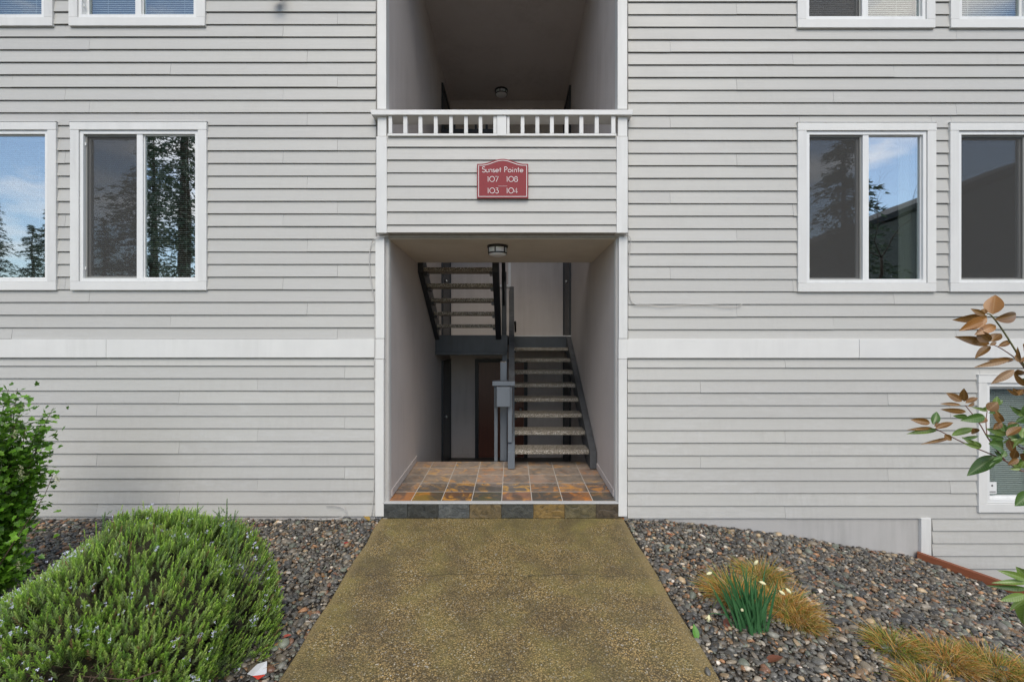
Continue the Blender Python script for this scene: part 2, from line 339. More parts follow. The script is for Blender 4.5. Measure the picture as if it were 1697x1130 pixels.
# ------------------------------------------------------------------ the building
B = empty('apartment_building', label='grey lap sided apartment building with white trim round an open stairwell', cat='building')
XL, XR = fX(643), fX(1022)                # inner faces of the stairwell
YB = 4.57                                  # back wall of the stairwell
WALLH = 7.4
TY = -.032                                 # face of the trim boards
WIN = [  # x0,x1,top,bottom in photo pixels at the trim face; options
    dict(b=(112.8, 339.7, -235, 42.8), blind='full', bright=1, label='upper left sliding window with white blinds, cut by the top edge'),
    dict(b=(-140, 86.8, -235, 42.8), blind='full', bright=1),
    dict(b=(115.3, 342.2, 202, 480.8), blind='full', screen=1, label='left sliding window with insect screen and tree reflections'),
    dict(b=(-134.5, 92.6, 202, 480.8), blind='full', screen=1),
    dict(b=(1322.5, 1552.4, 203.2, 483.5), blind=None, screen=1, curtain=1, label='right sliding window with insect screen on its left half'),
    dict(b=(1575, 1845, 203.2, 483.5), blind=None, screen=1, curtain=1),
    dict(b=(1322, 1551, -235, 46), blind='full', bright=1, screen=1),
    dict(b=(1576, 1845, -235, 46), blind='full', bright=1),
    dict(b=(1622, 1846, 621.5, 849), blind='full', bright=1, label='small lower window behind the leafy branch'),
]
for w in WIN:
    a, b, t, bt = w['b']; w['w'] = (fX(a, TY), fX(b, TY), fZ(bt, TY), fZ(t, TY))
def in_rects(x, z): return any(a < x < b and c < z < d for a, b, c, d in [q['w'] for q in WIN])

def backing():
    XO0, XO1 = -6.6, 6.6
    holes = [(w['w'][0]+.05, w['w'][1]-.05, w['w'][2]+.05, w['w'][3]-.05) for w in WIN]+[(XL, XR, -.9, 2.81), (XL, XR, 3.06, 6.6)]
    xs = sorted({XO0, XO1, *[h[0] for h in holes], *[h[1] for h in holes]}); zs = sorted({-1.3, WALLH, *[h[2] for h in holes], *[h[3] for h in holes]})
    mb = MB()
    for i in range(len(xs)-1):
        for j in range(len(zs)-1):
            cx, cz = (xs[i]+xs[i+1])/2, (zs[j]+zs[j+1])/2
            if any(h[0] < cx < h[1] and h[2] < cz < h[3] for h in holes): continue
            mb.add([(xs[i], .01, zs[j]), (xs[i+1], .01, zs[j]), (xs[i+1], .01, zs[j+1]), (xs[i], .01, zs[j+1])], [(0, 1, 2, 3)])
    mb.build('sheathing', M['concrete_paint'], B)
    o = MB()
    for b in ((-6.6, -6.45, .02, 8, -1.3, WALLH), (6.45, 6.6, .02, 8, -1.3, WALLH), (-6.45, 6.45, 7.9, 8, -1.3, WALLH)): o.box(*b)
    o.build('outer_wall', M['siding'], B)
    mr = Mat('roof_shingle'); mr.col((.07, .068, .066)); mr.rough(.9)
    MB().prism([(-.7, WALLH), (-.7, WALLH+.15), (4, WALLH+1.6), (8.6, WALLH+.15), (8.6, WALLH)], -7, 7).build('roof', mr.m, B)
backing()

def board(x0, x1, z0, z1, y0=0.0, jit=0.0):
    """one lap board: tapered, drip edge proud, top tucked under the next"""
    t = .0175; j = random.uniform(-.0012, .0012)+jit; tj = random.uniform(-.0012, .0018)
    poly = [(y0-t-tj, z0+j), (y0-t-tj+.010, z0+j+.0005), (y0+.009, z0+j+.004), (y0+.009, z1+.002), (y0+.006, z1+.002), (y0+.004, z1-.0060), (y0-.0040, z1-.0068)]
    q = MB().prism(poly, x0, x1); n = len(poly); e = random.uniform(-.0022, .0022); w = random.uniform(-.0015, .0015)
    q.v = [(a, b+(w if k >= n and k < n+2 else 0), c+(e if k >= n and k < n+2 else 0)) for k, (a, b, c) in enumerate(q.v)]
    q.build('siding_board', M['siding'], B)
nb = 0
def siding_rows(lines, px0, px1, joints, y0=0.0, holes=True):
    """lines: photo y of every drip edge from top to bottom; joints(k) -> list of photo x"""
    global nb
    X0, X1 = fX(px0), fX(px1)
    for k in range(len(lines)-1):
        z1, z0 = fZ(lines[k], y0-.015), fZ(lines[k+1], y0-.015)
        cuts = [X0, X1]+[fX(p) for p in joints(k) if px0+20 < p < px1-20]
        rects = []
        if holes:
            for w in WIN:
                a, b, c, d = w['w']; a += .03; b -= .03; c += .03; d -= .03
                if c < z1 and d > z0 and b > X0 and a < X1: rects.append((a, b, c, d)); cuts += [max(a, X0), min(b, X1)]
        cuts = sorted(set(cuts))
        for i in range(len(cuts)-1):
            a, b = cuts[i], cuts[i+1]
            if b-a < .01: continue
            za, zb = z0, z1; m_ = (a+b)/2; skip = False
            for (ra, rb, rc, rd) in rects:
                if ra < m_ < rb:
                    if rc <= z0 and rd >= z1: skip = True
                    elif rd < z1 and rc <= z0: za = rd
                    elif rc > z0: zb = rc-.0
            if skip or zb-za < .012: continue
            board(a+.0010, b-.0010, za, zb, y0); nb += 1
LJ = [284, 150, 22, 440]
up_left = [-105.8+20.86*k for k in range(0, 8)]+[61+20.93*k for k in range(0, 24)]+[561.5]
up_left = [-606.3+20.86*k for k in range(0, 32)][:]+[61+20.93*k for k in range(0, 24)]+[561.5]
up_left = [y for y in up_left if y > -330]
siding_rows(up_left, -240, 623.5, lambda k: [[284, -320], [150], [22, 560], [510], [110, 470]][(k*2) % 5])
low_left = [593+.5]+[605.8+20.76*k for k in range(0, 13)]
siding_rows(low_left, -240, 622, lambda k: [[572], [428], [298], [162]][(k-1) % 4])
up_right = [190.8+20.87*k for k in range(-25, 18)]+[562]
siding_rows(up_right, 1040.5, 1930, lambda k: [[1313], [1110, 1710], [1583], [1380], [1220, 1840], [1480]][(k*5+2) % 6])
low_right = [594, 609]+[629.5+20.8*k for k in range(0, 12)]
siding_rows(low_right, 1039.5, 1930, lambda k: [[1573], [], [1300, 1720], [], [1160], [1470]][(k+2) % 6])
siding_rows([858.3+20.8*k for k in range(0, 9)], 1543.6, 1930, lambda k: [[], [1720], []][k % 3])
PY = -.075                                     # face plane of the projecting parapet
siding_rows([224.5, 243.7, 264.9, 286, 308.2, 330, 350.9, 372.4, 385.5], 641.5, 1021.8, lambda k: [], y0=PY+.0, holes=False)
print('boards', nb)

# trim boards
def tr(px0, px1, py0, py1, y0, y1, mat='trim', name='trim_board', parent=B, bevel=.003):
    return box(name, (fX(px0, y0), fX(px1, y0), y0, y1, fZ(py1, y0), fZ(py0, y0)), M[mat], parent, bevel)
tr(-240, 175.5, 561.8, 592.6, -.030, .008); tr(176, 621.8, 561.8, 592.6, -.0305, .008)                    # belt board, left
tr(1039, 1424, 562, 593.2, -.030, .008); tr(1424.6, 1930, 562, 593.2, -.0305, .008)                         # belt board, right
for s, (a, b) in enumerate(((622, 636.8), (1025.6, 1040.2))):
    tr(a, b, 392.5, 560.8, -.036, .03, 'trimv'); tr(a-.5, b-.5, 561.5, 595, -.0365, .03); tr(a-.5, b-1.0, 595.6, 855.5, -.036, .03, 'trimv')
# returns of the corner posts inside the opening
box('trim_board', (XL-.02, XL+.004, .0302, .11, -.0, 2.80), M['trimv'], B); box('trim_board', (XR-.004, XR+.02, .0302, .11, -.0, 2.80), M['trimv'], B)
# upper posts, project with the parapet
for a, b in ((623.5, 641), (1022, 1040.5)):
    tr(a, b, 226.5, 386, PY-.024, .03, 'trimv'); tr(a+2.2, b-.8, 191, 226, PY-.012, .03, 'trimv'); tr(a+1.6, b-1, -330, 181, PY-.010, .03, 'trimv')
# parapet body behind the boards, deck, soffit
box('parapet', (XL, XR, PY+.006, .06, fZ(385.5, PY)+.001, fZ(224.5, PY)), M['concrete_paint'], B)
box('deck', (XL, XR, .0605, 1.42, 2.83, 3.06), M['soffit'], B)
box('soffit', (XL, XR, .035, 1.418, 2.80, 2.828), M['soffit'], B)
# railing on the parapet
yr = PY-.012
tr(615.5, 1048, 182.2, 190.4, PY-.050, .08, 'trim', 'rail_cap')
for a, b in ((616.5, 624), (1040, 1047)): box('cap_bracket', (fX(a, PY), fX(b, PY), PY-.04, -.02, fZ(197.5), fZ(191.8)), M['trim'], B, .002)
tr(642, 1021.5, 221.6, 225.3, yr-.02, yr+.05, 'trim', 'bottom_rail')
box('bottom_rail', (fX(642), fX(1021.5), yr+.012, yr+.04, fZ(194.6), fZ(191.6)), M['trim'], B)
tr(823.6, 839.2, 191, 225, yr-.024, yr+.03, 'trimv', 'centre_post')
bal = [(643.8, 649.6), (668.3, 675), (693.4, 699.8), (719, 725.2), (744.4, 750.2), (769.2, 775.2), (793.3, 799.2), (817.5, 823.2),
       (840, 844.4), (863, 869), (887.4, 893.8), (911.5, 917.8), (936, 942), (960.4, 966.8), (985.8, 992.4), (1013.2, 1020)]
for a, b in bal: tr(a, b, 190.9, 221.3, yr-.016, yr+.022, 'trimv', 'baluster', bevel=.002)
# foundation strip and post on the right, plinth strip on the left
box('foundation', (fX(1040), fX(1527), .0, .0095, -1.3, fZ(858)), M['concrete_paint'], B)
box('foundation', (fX(-240), fX(622), -.004, .009, -1.3, fZ(855.4)), M['concrete_paint'], B)
tr(1527, 1543.6, 858.8, 940, -.034, .03, 'trimv'); 

# windows
def window(w, i):
    x0, x1, z0, z1 = w['w']; W = B
    r = empty('window'); r.parent = W
    if w.get('label'): r['label'] = w['label']
    tw = .088
    y0, y1 = TY, .004
    box('trim_board', (x0, x1, y0-.0015, y1, z1-.079, z1), M['trim'], r, .003)
    box('trim_board', (x0+.003, x1-.003, y0, y1, z0, z0+.085), M['trim'], r, .003)
    for a, b in ((x0+.002, x0+tw), (x1-tw, x1-.002)): box('trim_board', (a, b, y0+.0005, y1, z0+.0856, z1-.0796), M['trimv'], r, .003)
    box('drip_flashing', (x0-.006, x1+.006, y0-.006, .0, z1+.0012, z1+.006), M['trim'], r)
    a, b, c, d = x0+tw+.003, x1-tw-.003, z0+.089, z1-.083
    fw = .032; cx = (a+b)/2
    mb = MB()
    for bb in ((a, a+fw, -.018, .06, c, d), (b-fw, b, -.018, .06, c, d), (a+fw, b-fw, -.018, .06, c, c+fw), (a+fw, b-fw, -.018, .06, d-fw, d)): mb.box(*bb)
    mb.build('window_frame', M['vinyl'], r, bevel=.0)
    box('mullion', (cx-.030, cx+.030, -.012, .055, c+fw+.001, d-fw-.001), M['vinyl'], r, .003)
    ia, ib, ic, id_ = a+fw, b-fw, c+fw, d-fw
    # right pane fixed, left sash slides a little further back
    def ring(name, a, b, c, d, y0, y1, w_, mat):
        q = MB()
        for bb in ((a, a+w_, y0, y1, c, d), (b-w_, b, y0, y1, c, d), (a+w_, b-w_, y0, y1, c, c+w_), (a+w_, b-w_, y0, y1, d-w_, d)): q.box(*bb)
        return q.build(name, mat, r)
    ring('sash', cx+.031, ib-.001, ic+.001, id_-.001, .005, .03, .009, M['vinyl'])
    box('pane', (cx+.040, ib-.010, .014, .018, ic+.010, id_-.010), M['glass2' if w.get('bright') else 'glass'], r)
    ring('sash', ia+.001, cx-.031, ic+.001, id_-.001, .030, .056, .028, M['vinyl'])
    box('pane', (ia+.029, cx-.059, .040, .044, ic+.029, id_-.029), M['glass2' if w.get('bright') else 'glass'], r)
    if w.get('screen'):
        ring('screen_frame', ia+.002, cx-.032, ic+.002, id_-.002, .008, .018, .014, M['screen_frame'])
        box('insect_screen', (ia+.016, cx-.046, .012, .0126, ic+.016, id_-.016), M['screen'], r)
    # room behind
    q = MB(); R0, R1 = x0-.25, x1+.25
    q.add([(x0+.05, .012, z0+.05), (x1-.05, .012, z0+.05), (x1-.05, .012, z1-.05), (x0+.05, .012, z1-.05), (x0+.05, 2.2, z0-.1), (x1-.05, 2.2, z0-.1), (x1-.05, 2.2, z1), (x0+.05, 2.2, z1)],
          [(4, 5, 6, 7), (0, 1, 5, 4), (1, 2, 6, 5), (2, 3, 7, 6), (3, 0, 4, 7)])
    q.build('room_lining', M['room'], r, flip=False)
    if w.get('blind'):
        q = MB(); z = d-.06; n = 0; tilt = .35 if not w.get('bright') else .78
        while z > c+.02:
            dy, dz = .011*math.cos(tilt), .011*math.sin(tilt); zz = z+random.uniform(-.0006, .0006)
            q.add([(a+.03, .105-dy, zz-dz), (b-.03, .105-dy, zz-dz), (b-.03, .105+dy, zz+dz), (a+.03, .105+dy, zz+dz), (a+.03, .105, zz+.0022), (b-.03, .105, zz+.0022)], [(0, 1, 5, 4), (4, 5, 2, 3)])
            z -= .0205
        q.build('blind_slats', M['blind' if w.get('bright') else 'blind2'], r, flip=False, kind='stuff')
        box('blind_headrail', (a+.028, b-.028, .09, .125, d-.052, d-.02), M['blind'], r, .002)
        for xx in (a+.2, b-.2): box('ladder_cord', (xx-.001, xx+.001, .092, .094, c+.02, d-.05), M['blind'], r)
    if w.get('curtain'):
        n = 40; vs = []
        for k in range(n+1):
            xx = b-.16+k*.0042; yy = .12+.012*math.sin(k*1.1); vs += [(xx, yy, c), (xx, yy, d)]
        q = MB(); q.add(vs, [(2*k, 2*k+2, 2*k+3, 2*k+1) for k in range(n)]); q.build('curtain', M['curtain'], r, smooth=True, flip=False)
    for zz in (c+.12, d-.14): box('latch', (ia+.002, ia+.012, -.002, .006, zz, zz+.03), M['vinyl'], r)
    return r
for i, w in enumerate(WIN): w['o'] = window(w, i)

# ------------------------------------------------------------------ stairwell shell
def shell():
    def sheet(name, vs, mat): return MB().add(vs, [(0, 1, 2, 3)]).build(name, mat, B, flip=False)
    for x, nm in ((XL, 'left'), (XR, 'right')):
        s = -1 if x < 0 else 1
        box('stairwell_wall', (min(x, x+s*.1), max(x, x+s*.1), .11, YB+.1, -.9, 6.7), M['stucco'], B)
        box('stairwell_wall', (min(x, x+s*.02), max(x, x+s*.02), .02, .109, 3.0, 6.7), M['stucco'], B)
    box('stairwell_wall', (XL, XR, YB, YB+.1, -.9, 6.7), M['stucco'], B)
    box('stairwell_ceiling', (XL, XR, .03, YB, 6.60, 6.7), M['stucco'], B)
    # skirting boards above the tiles
    MB().prism([(.12, .170), (1.36, .208), (1.36, .278), (.12, .24)], XL+.0005, XL+.012).build('skirting_board', M['stucco'], B)
    MB().prism([(.12, .170), (1.36, .208), (1.36, .278), (.12, .24)], XR-.012, XR-.0005).build('skirting_board', M['stucco'], B)
    box('skirting_board', (XL, fX(848.5)-.70, YB-.013, YB-.0005, -.57, -.50), M['stucco'], B)
shell()
def door(x0, x1, y0, y1, z0, z1, face, mat, knob=True, label=None):
    """face: 'y' on the back wall, '+x' / '-x' on a side wall"""
    r = empty('door'); r.parent = B
    if label: r['label'] = label
    fw = .07
    if face == 'y':
        q = MB()
        for b in ((x0-fw, x0, y1-.04, y1, z0, z1+fw), (x1, x1+fw, y1-.04, y1, z0, z1+fw), (x0, x1, y1-.04, y1, z1, z1+fw)): q.box(*b)
        q.build('door_frame', M['black_blue'], r)
        box('door_leaf', (x0+.003, x1-.003, y1-.025, y1-.001, z0+.01, z1-.003), mat, r)
        MB().lathe([(0, 0), (.012, 0), (.012, -.03), (.028, -.035), (.030, -.055), (.018, -.07), (0, -.072)], 14, (x1-.07, y1-.025, z0+.98), 'y').build('door_knob', M['metal'], r, smooth=True)
    else:
        s = 1 if face == '+x' else -1
        X = x0; q = MB()
        def bx(a, b, c, d, t0, t1): q.box(min(X+s*t0, X+s*t1), max(X+s*t0, X+s*t1), a, b, c, d)
        bx(y0-fw, y0, z0, z1+fw, .0005, .035); bx(y1, y1+fw, z0, z1+fw, .0005, .035); bx(y0, y1, z1, z1+fw, .0005, .035)
        q.build('door_frame', M['black_blue'], r)
        box('door_leaf', (min(X+s*.001, X+s*.02), max(X+s*.001, X+s*.02), y0+.003, y1-.003, z0+.01, z1-.003), mat, r)
        q = MB(); c = (0, 0, 0); q.lathe([(0, 0), (.012, 0), (.012, .03), (.028, .035), (.030, .055), (.018, .07), (0, .072)], 14)
        o = q.build('door_knob', M['metal'], r, smooth=True); o.data.transform(Matrix.Translation((X+s*.02, y0+.08, z0+.98)) @ Matrix.Rotation(s*math.pi/2, 4, 'Y'))
    return r
door(-.67, .24, 0, YB, -.57, 1.34, 'y', M['door_wood'], label='red brown front door below the landing')
for z in (-.57, 1.865, 4.22):
    door(XL, 0, 3.52, 4.42, z, z+(1.92 if z < 0 else 2.03), '+x', M['slate_blue']); door(XR, 0, 3.60, 4.45, z, z+(1.92 if z < 0 else 2.03), '-x', M['slate_blue'])
# narrow white framed window high on the back wall
wr = empty('window'); wr.parent = B; wr['label'] = 'small white framed window at the back of the stairwell'
q = MB()
for b in ((-.34, -.30, YB-.04, YB, 2.85, 3.45), (-.075, -.025, YB-.04, YB, 2.85, 3.45), (-.30, -.075, YB-.04, YB, 2.85, 2.90), (-.30, -.075, YB-.04, YB, 3.36, 3.45)): q.box(*b)
q.build('window_frame', M['vinyl'], wr)
m = Mat('pinkish_blind'); m.col((.55, .47, .43)); M['pink'] = m.m
box('pane', (-.30, -.075, YB-.015, YB-.001, 2.90, 3.36), M['pink'], wr)

# lower floor
m = Mat('dark_wet_floor'); v = m.co(); m.col(m.mix(m.noise(v, 3, 5), (.05, .046, .04), (.10, .09, .078))); m.rough(.5); M['lowfloor'] = m.m
box('stairwell_floor', (XL, XR, 1.372, YB, -.75, -.57), M['lowfloor'], kind='structure')

# ------------------------------------------------------------------ tiled porch
def tile_mat():
    m = Mat('slate_tile'); oi = m.n('ShaderNodeObjectInfo'); c = oi.outputs['Color']; v = m.co((1, 1, 1), 71.0)
    n1 = m.noise(v, 5.5, 6, .62, 1.4); n2 = m.noise(v, 17, 5, .65, .6); n3 = m.noise(v, 3.0, 3, .5, .8)
    rust = m.mix(oi.outputs['Random'], (.46, .17, .035), (.55, .31, .06)); grey = m.mix(oi.outputs['Random'], (.045, .05, .052), (.09, .085, .075))
    x = m.mix(m.ramp(n1, (.50, 0), (.62, .8)), c, rust); x = m.mix(m.ramp(n3, (.50, 0), (.60, .75)), x, grey)
    x = m.mix(m.ramp(n2, (.3, .22), (.6, 0)), x, (.05, .042, .035)); x = m.mix(1.0, x, (1.4, 1.35, 1.3), 'MULTIPLY')
    pos = m.n('ShaderNodeSeparateXYZ'); m.put(pos.inputs[0], m.n('ShaderNodeNewGeometry').outputs['Position'])
    wob = m.math('ADD', pos.outputs['Y'], m.math('MULTIPLY', m.math('SUBTRACT', m.noise(m.co(), 4.0, 5, .6), .5), .35))
    dry = m.ramp(wob, (.40, 0), (.70, 1.0))                     # dust film where rain does not reach
    dry2 = m.math('MULTIPLY', dry, m.ramp(m.noise(m.co(), 7, 6, .7), (.35, .12), (.65, .72)))
    x = m.mix(dry2, x, (.42, .34, .27)); m.col(x)
    m.rough(m.mix(dry, m.ramp(n2, (.3, .10), (.7, .22)), (.5, .5, .5))); m.bump(m.math('ADD', n1, m.math('MULTIPLY', n2, .5)), .4, .006); return m.m
M['tile'] = tile_mat()
m = Mat('grout'); m.col(m.mix(m.noise(m.co(), 9, 4), (.42, .39, .34), (.58, .54, .48))); m.rough(.85); M['grout'] = m.m
pf = MB().prism([(.003, -.05), (.003, .150), (.02, .1575), (1.366, .1985), (1.366, -.57), (.4, -.57)], XL-.045 if 0 else XL+.0, XR-.0).build('porch_floor', M['grout'], kind='structure')
MB().box(fX(636), XL-.0005, -.028, .029, -.02, .150).build('step_end', M['grout'], pf)
cols = [XL+.002, -1.02, -.715, -.408, -.104, .202, .512, .818, XR-.002]
fr = [(.30,.13,.045),(.20,.13,.03),(.13,.075,.045),(.10,.095,.055),(.24,.13,.085),(.14,.10,.06),(.23,.12,.06),(.10,.085,.05)]
pal2 = [(.17,.14,.12),(.20,.15,.12),(.13,.115,.10),(.22,.15,.105),(.12,.10,.09),(.25,.17,.13),(.16,.12,.09)]
rows = [.022, .275, .555, .835, 1.10, 1.364]
def fz(y): return .1575+.0305*(y-.02)
for r_ in range(5):
    for c_ in range(8):
        x0, x1, y0, y1 = cols[c_]+.004, cols[c_+1]-.004, rows[r_]+.006, rows[r_+1]-.006
        t = .0011+random.uniform(0, .0008)
        q = MB(); q.add([(x0, y0, fz(y0)), (x1, y0, fz(y0)), (x1, y1, fz(y1)), (x0, y1, fz(y1)), (x0, y0, fz(y0)+t), (x1, y0, fz(y0)+t), (x1, y1, fz(y1)+t), (x0, y1, fz(y1)+t)],
                         [(3,2,1,0),(4,5,6,7),(0,1,5,4),(1,2,6,5),(2,3,7,6),(3,0,4,7)])
        o = q.build('floor_tile', M['tile'], pf, bevel=.0004); o.color = (*(fr[c_] if r_ == 0 else random.choice(pal2)), 1)
rc = [(.055,.062,.068),(.042,.046,.048),(.085,.095,.105),(.13,.10,.055),(.052,.056,.056),(.20,.135,.05),(.115,.10,.06),(.075,.06,.045)]
rx = [fX(635.2), fX(676), fX(727), fX(778.5), fX(831), fX(883.6), fX(935.3), fX(987), fX(1024.8)]
m = Mat('riser_slate'); oi = m.n('ShaderNodeObjectInfo'); v = m.co((1, 1, 1.6), 31.0); n1 = m.ramp(m.noise(v, 9, 7, .68, 1.6), (.3, 0), (.7, 1))
m.col(m.mix(n1, m.mix(1.0, oi.outputs['Color'], (.35, .36, .36), 'MULTIPLY'), m.mix(1.0, oi.outputs['Color'], (1.6, 1.5, 1.3), 'MULTIPLY'))); m.rough(.3); m.bump(n1, .6, .008); M['riser'] = m.m
for k in range(8):
    o = box('riser_tile', (rx[k]+.002, rx[k+1]-.002, -.030, .0025 if XL < rx[k] else -.0285+.02, .004, .146), M['riser'], pf, .0015); o.color = (*rc[k], 1)
box('step_edge_strip', (fX(635.6), fX(1024.6), -.036, .016, .1475, .1605), M['nosing'], pf, .003)

# ------------------------------------------------------------------ stairs
def tread_mat():
    m = Mat('pebbled_concrete'); v = m.co((1, 1, 1), 13.0)
    vo = m.n('ShaderNodeTexVoronoi', Vector=v, Scale=95.0); sp = m.n('ShaderNodeSeparateColor'); m.put(sp.inputs[0], vo.outputs['Color'])
    st = m.ramp(sp.outputs[0], (0, (.07, .06, .045)), (.25, (.34, .29, .22)), (.6, (.50, .45, .37)), (.95, (.75, .72, .65)))
    c = m.mix(m.ramp(vo.outputs['Distance'], (.3, 0), (.6, 1)), st, (.14, .12, .095))
    c = m.mix(m.ramp(m.noise(v, 4, 5, .6), (.52, 0), (.75, .4)), c, (.10, .085, .07)); m.col(c); m.rough(.6); m.bump(m.math('SUBTRACT', 1.0, vo.outputs['Distance']), .7, .006); return m.m
M['tread'] = tread_mat()
def set_base(root, kids=None):
    for o in list(root.children): 
        if o.type == 'MESH': o.data.transform(Matrix.Translation(-root.location))
        for p in o.children:
            if p.type == 'MESH': p.data.transform(Matrix.Translation(-root.location))
base1 = (.5, 1.1, .19)
s1 = empty('staircase', base1, label='lower open stair flight with pebbled treads rising from the tiled porch', cat='staircase', group='stair flights')
T1 = [(1.10+.303*k, .412+.1776*k) for k in range(8)]
TW0, TW1 = .035, .960
tm = None
for k, (y, z) in enumerate(T1):
    b = MB().box(TW0, TW1, y, y+.29, z-.052, z).build('tread', M['tread'], s1, bevel=.006)
    box('tread_bracket', (TW1-.03, TW1-.001, y+.03, y+.25, z-.085, z-.0525), M['blackmetal'], s1)
    box('tread_bracket', (TW0+.001, TW0+.03, y+.03, y+.25, z-.085, z-.0525), M['blackmetal'], s1)
for a, b in ((-.052, .034), (.961, 1.044)):
    MB().prism([(1.03, .1975), (1.03, .405), (3.49, .405+.586*2.46), (3.49, 1.56), (1.36, .1975)], a, b).build('stringer', M['rail_grey'] if a > 0 else M['newel'], s1, bevel=.004)
# guard along the left side of the lower flight, seen end on
sl_ = .586
def sloped(name, root, y0, y1, z0, sl, h, x0, x1, mat, bevel=.004): return MB().prism([(y0, z0), (y0, z0+h), (y1, z0+h+sl*(y1-y0)), (y1, z0+sl*(y1-y0))], x0, x1).build(name, mat, root, bevel=bevel)
sloped('top_rail', s1, 1.17, 3.56, 1.20, .62, .06, -.045, .034, M['rail_grey'])
sloped('mid_rail', s1, 1.20, 3.45, .83, .60, .07, -.025, .012, M['rail_grey']); sloped('mid_rail', s1, 1.20, 3.45, .55+.05, .59, .07, -.025, .012, M['rail_grey'])
box('rail_post', (-.052, .0, 1.13, 1.20, .50, 1.195), M['newel'], s1, .004)
box('rail_post', (-.052, .034, 3.50, 3.58, 1.56, 2.66), M['slate_blue'], s1, .004)
for k in range(1, 6): box('rail_post', (-.024, .010, 1.17+.4*k, 1.205+.4*k, .42+.586*.4*k, 1.20+.62*.4*k), M['rail_grey'], s1, .003)
MB().tube([(.05, 3.05, 2.08), (.055, 3.2, 2.10), (.06, 3.35, 1.93)], .016, 8).build('handrail_end', M['blackmetal'], s1, smooth=True)
set_base(s1)
# guard that closes the porch edge beside the stair
g = empty('porch_guard', (-.12, 1.3, .2), label='short grey guard post with flat cap between porch and stair', cat='railing')
box('cap', (-.245, .036, 1.10, 1.30, 1.212, 1.262), M['newel'], g, .005)
box('post', (-.154, -.070, 1.40, 1.46, .20, 1.49), M['newel'], g, .004); box('post', (-.232, -.188, 1.375, 1.42, .20, 1.21), M['newel'], g, .004)
box('post_tip', (-.152, -.072, 1.402, 1.458, 1.491, 1.50), M['tread'], g)
box('panel_board', (-.225, -.19, 1.14, 1.37, .93, 1.21), M['slate_blue'], g)
set_base(g)
bx_ = empty('junction_box', (-.105, 1.12, .93), label='blue grey metal box fixed under the guard cap by the stair', cat='box')
box('housing', (-.190, -.022, 1.055, 1.135, .955, 1.20), M['newel'], bx_, .004); box('lid', (-.186, -.026, 1.048, 1.0545, .960, 1.195), M['newel'], bx_, .002)
set_base(bx_)
# landing
ld = empty('stair_landing', (0, 3.6, 1.8), label='half landing with dark blue grey fascia between the two stair flights', cat='landing')
box('deck_slab', (XL+.002, -.066, 2.86, YB-.002, 1.70, 1.862), M['rail_grey'], ld); box('deck_slab', (-.064, XR-.002, 3.58, YB-.002, 1.70, 1.862), M['rail_grey'], ld)
box('fascia', (XL+.002, -.07, 2.80, 2.858, 1.585, 1.864), M['slate_blue'], ld, .004); box('fascia', (XL+.003, -.075, 2.775, 2.7995, 1.545, 1.60), M['slate_blue'], ld, .003)
box('fascia', (.036, XR-.002, 3.50, 3.578, 1.62, 1.846), M['slate_blue'], ld, .004); box('nosing', (.036, XR-.002, 3.485, 3.578, 1.848, 1.868), M['nosing'], ld, .002)
box('corner_post', (-.170, -.09, 2.80+.06, 2.96, 1.866, 2.90), M['black_blue'], ld, .004)
box('support_post', (-.16, -.075, 2.87, 2.95, -.565, 1.584), M['newel'], ld, .004)
set_base(ld)
# upper flight comes back towards the viewer
s2 = empty('staircase', (-.7, 2.8, 1.86), label='upper open stair flight rising from the landing towards the balcony', cat='staircase', group='stair flights')
for k in range(6):
    y, z = 2.79-.27*k, 2.03+.178*k
    MB().box(-1.172, -.262, y-.27, y, z-.050, z).build('tread', M['tread'], s2, bevel=.006)
    box('tread_bracket', (-1.170, -1.13, y-.24, y-.04, z-.085, z-.0505), M['blackmetal'], s2); box('tread_bracket', (-.300, -.264, y-.24, y-.04, z-.085, z-.0505), M['blackmetal'], s2)
u = .659
poly = [(2.775, 1.79), (2.775, 2.10), (1.425, 2.10+u*1.35), (1.425, 1.79+u*1.35-.0)]
MB().prism(poly, XL+.003, -1.173).build('stringer', M['black_blue'], s2, bevel=.004); MB().prism(poly, -.261, -.175).build('stringer', M['black_blue'], s2, bevel=.004)
MB().prism([(2.83, 2.75), (2.83, 2.87), (1.43, 2.87+u*1.4), (1.43, 2.75+u*1.4)], -.160, -.105).build('top_rail', M['black_blue'], s2)
MB().prism([(2.83, 2.35), (2.83, 2.42), (1.43, 2.42+u*1.4), (1.43, 2.35+u*1.4)], -.150, -.115).build('mid_rail', M['black_blue'], s2)
set_base(s2)
# upper landing with a dark guard, seen through the balusters
ul = empty('stair_landing', (0, 3.6, 4.3), label='top landing with dark guard rails above the balcony', cat='landing')
box('deck_slab', (XL+.002, -.15, 3.4, YB-.002, 4.02, 4.2), M['rail_grey'], ld if 0 else ul)  # unseen slab shaped to the left half so daylight reaches the landing below
for z in (4.6, 5.0, 5.4, 5.62): box('guard_rail', (XL+.01, -.2, 3.36, 3.40, z, z+.06), M['black_blue'], ul)
for k in range(6): box('guard_post', (XL+.02+k*.19, XL+.06+k*.19, 3.405, 3.44, 4.2, 5.68), M['black_blue'], ul)
set_base(ul)

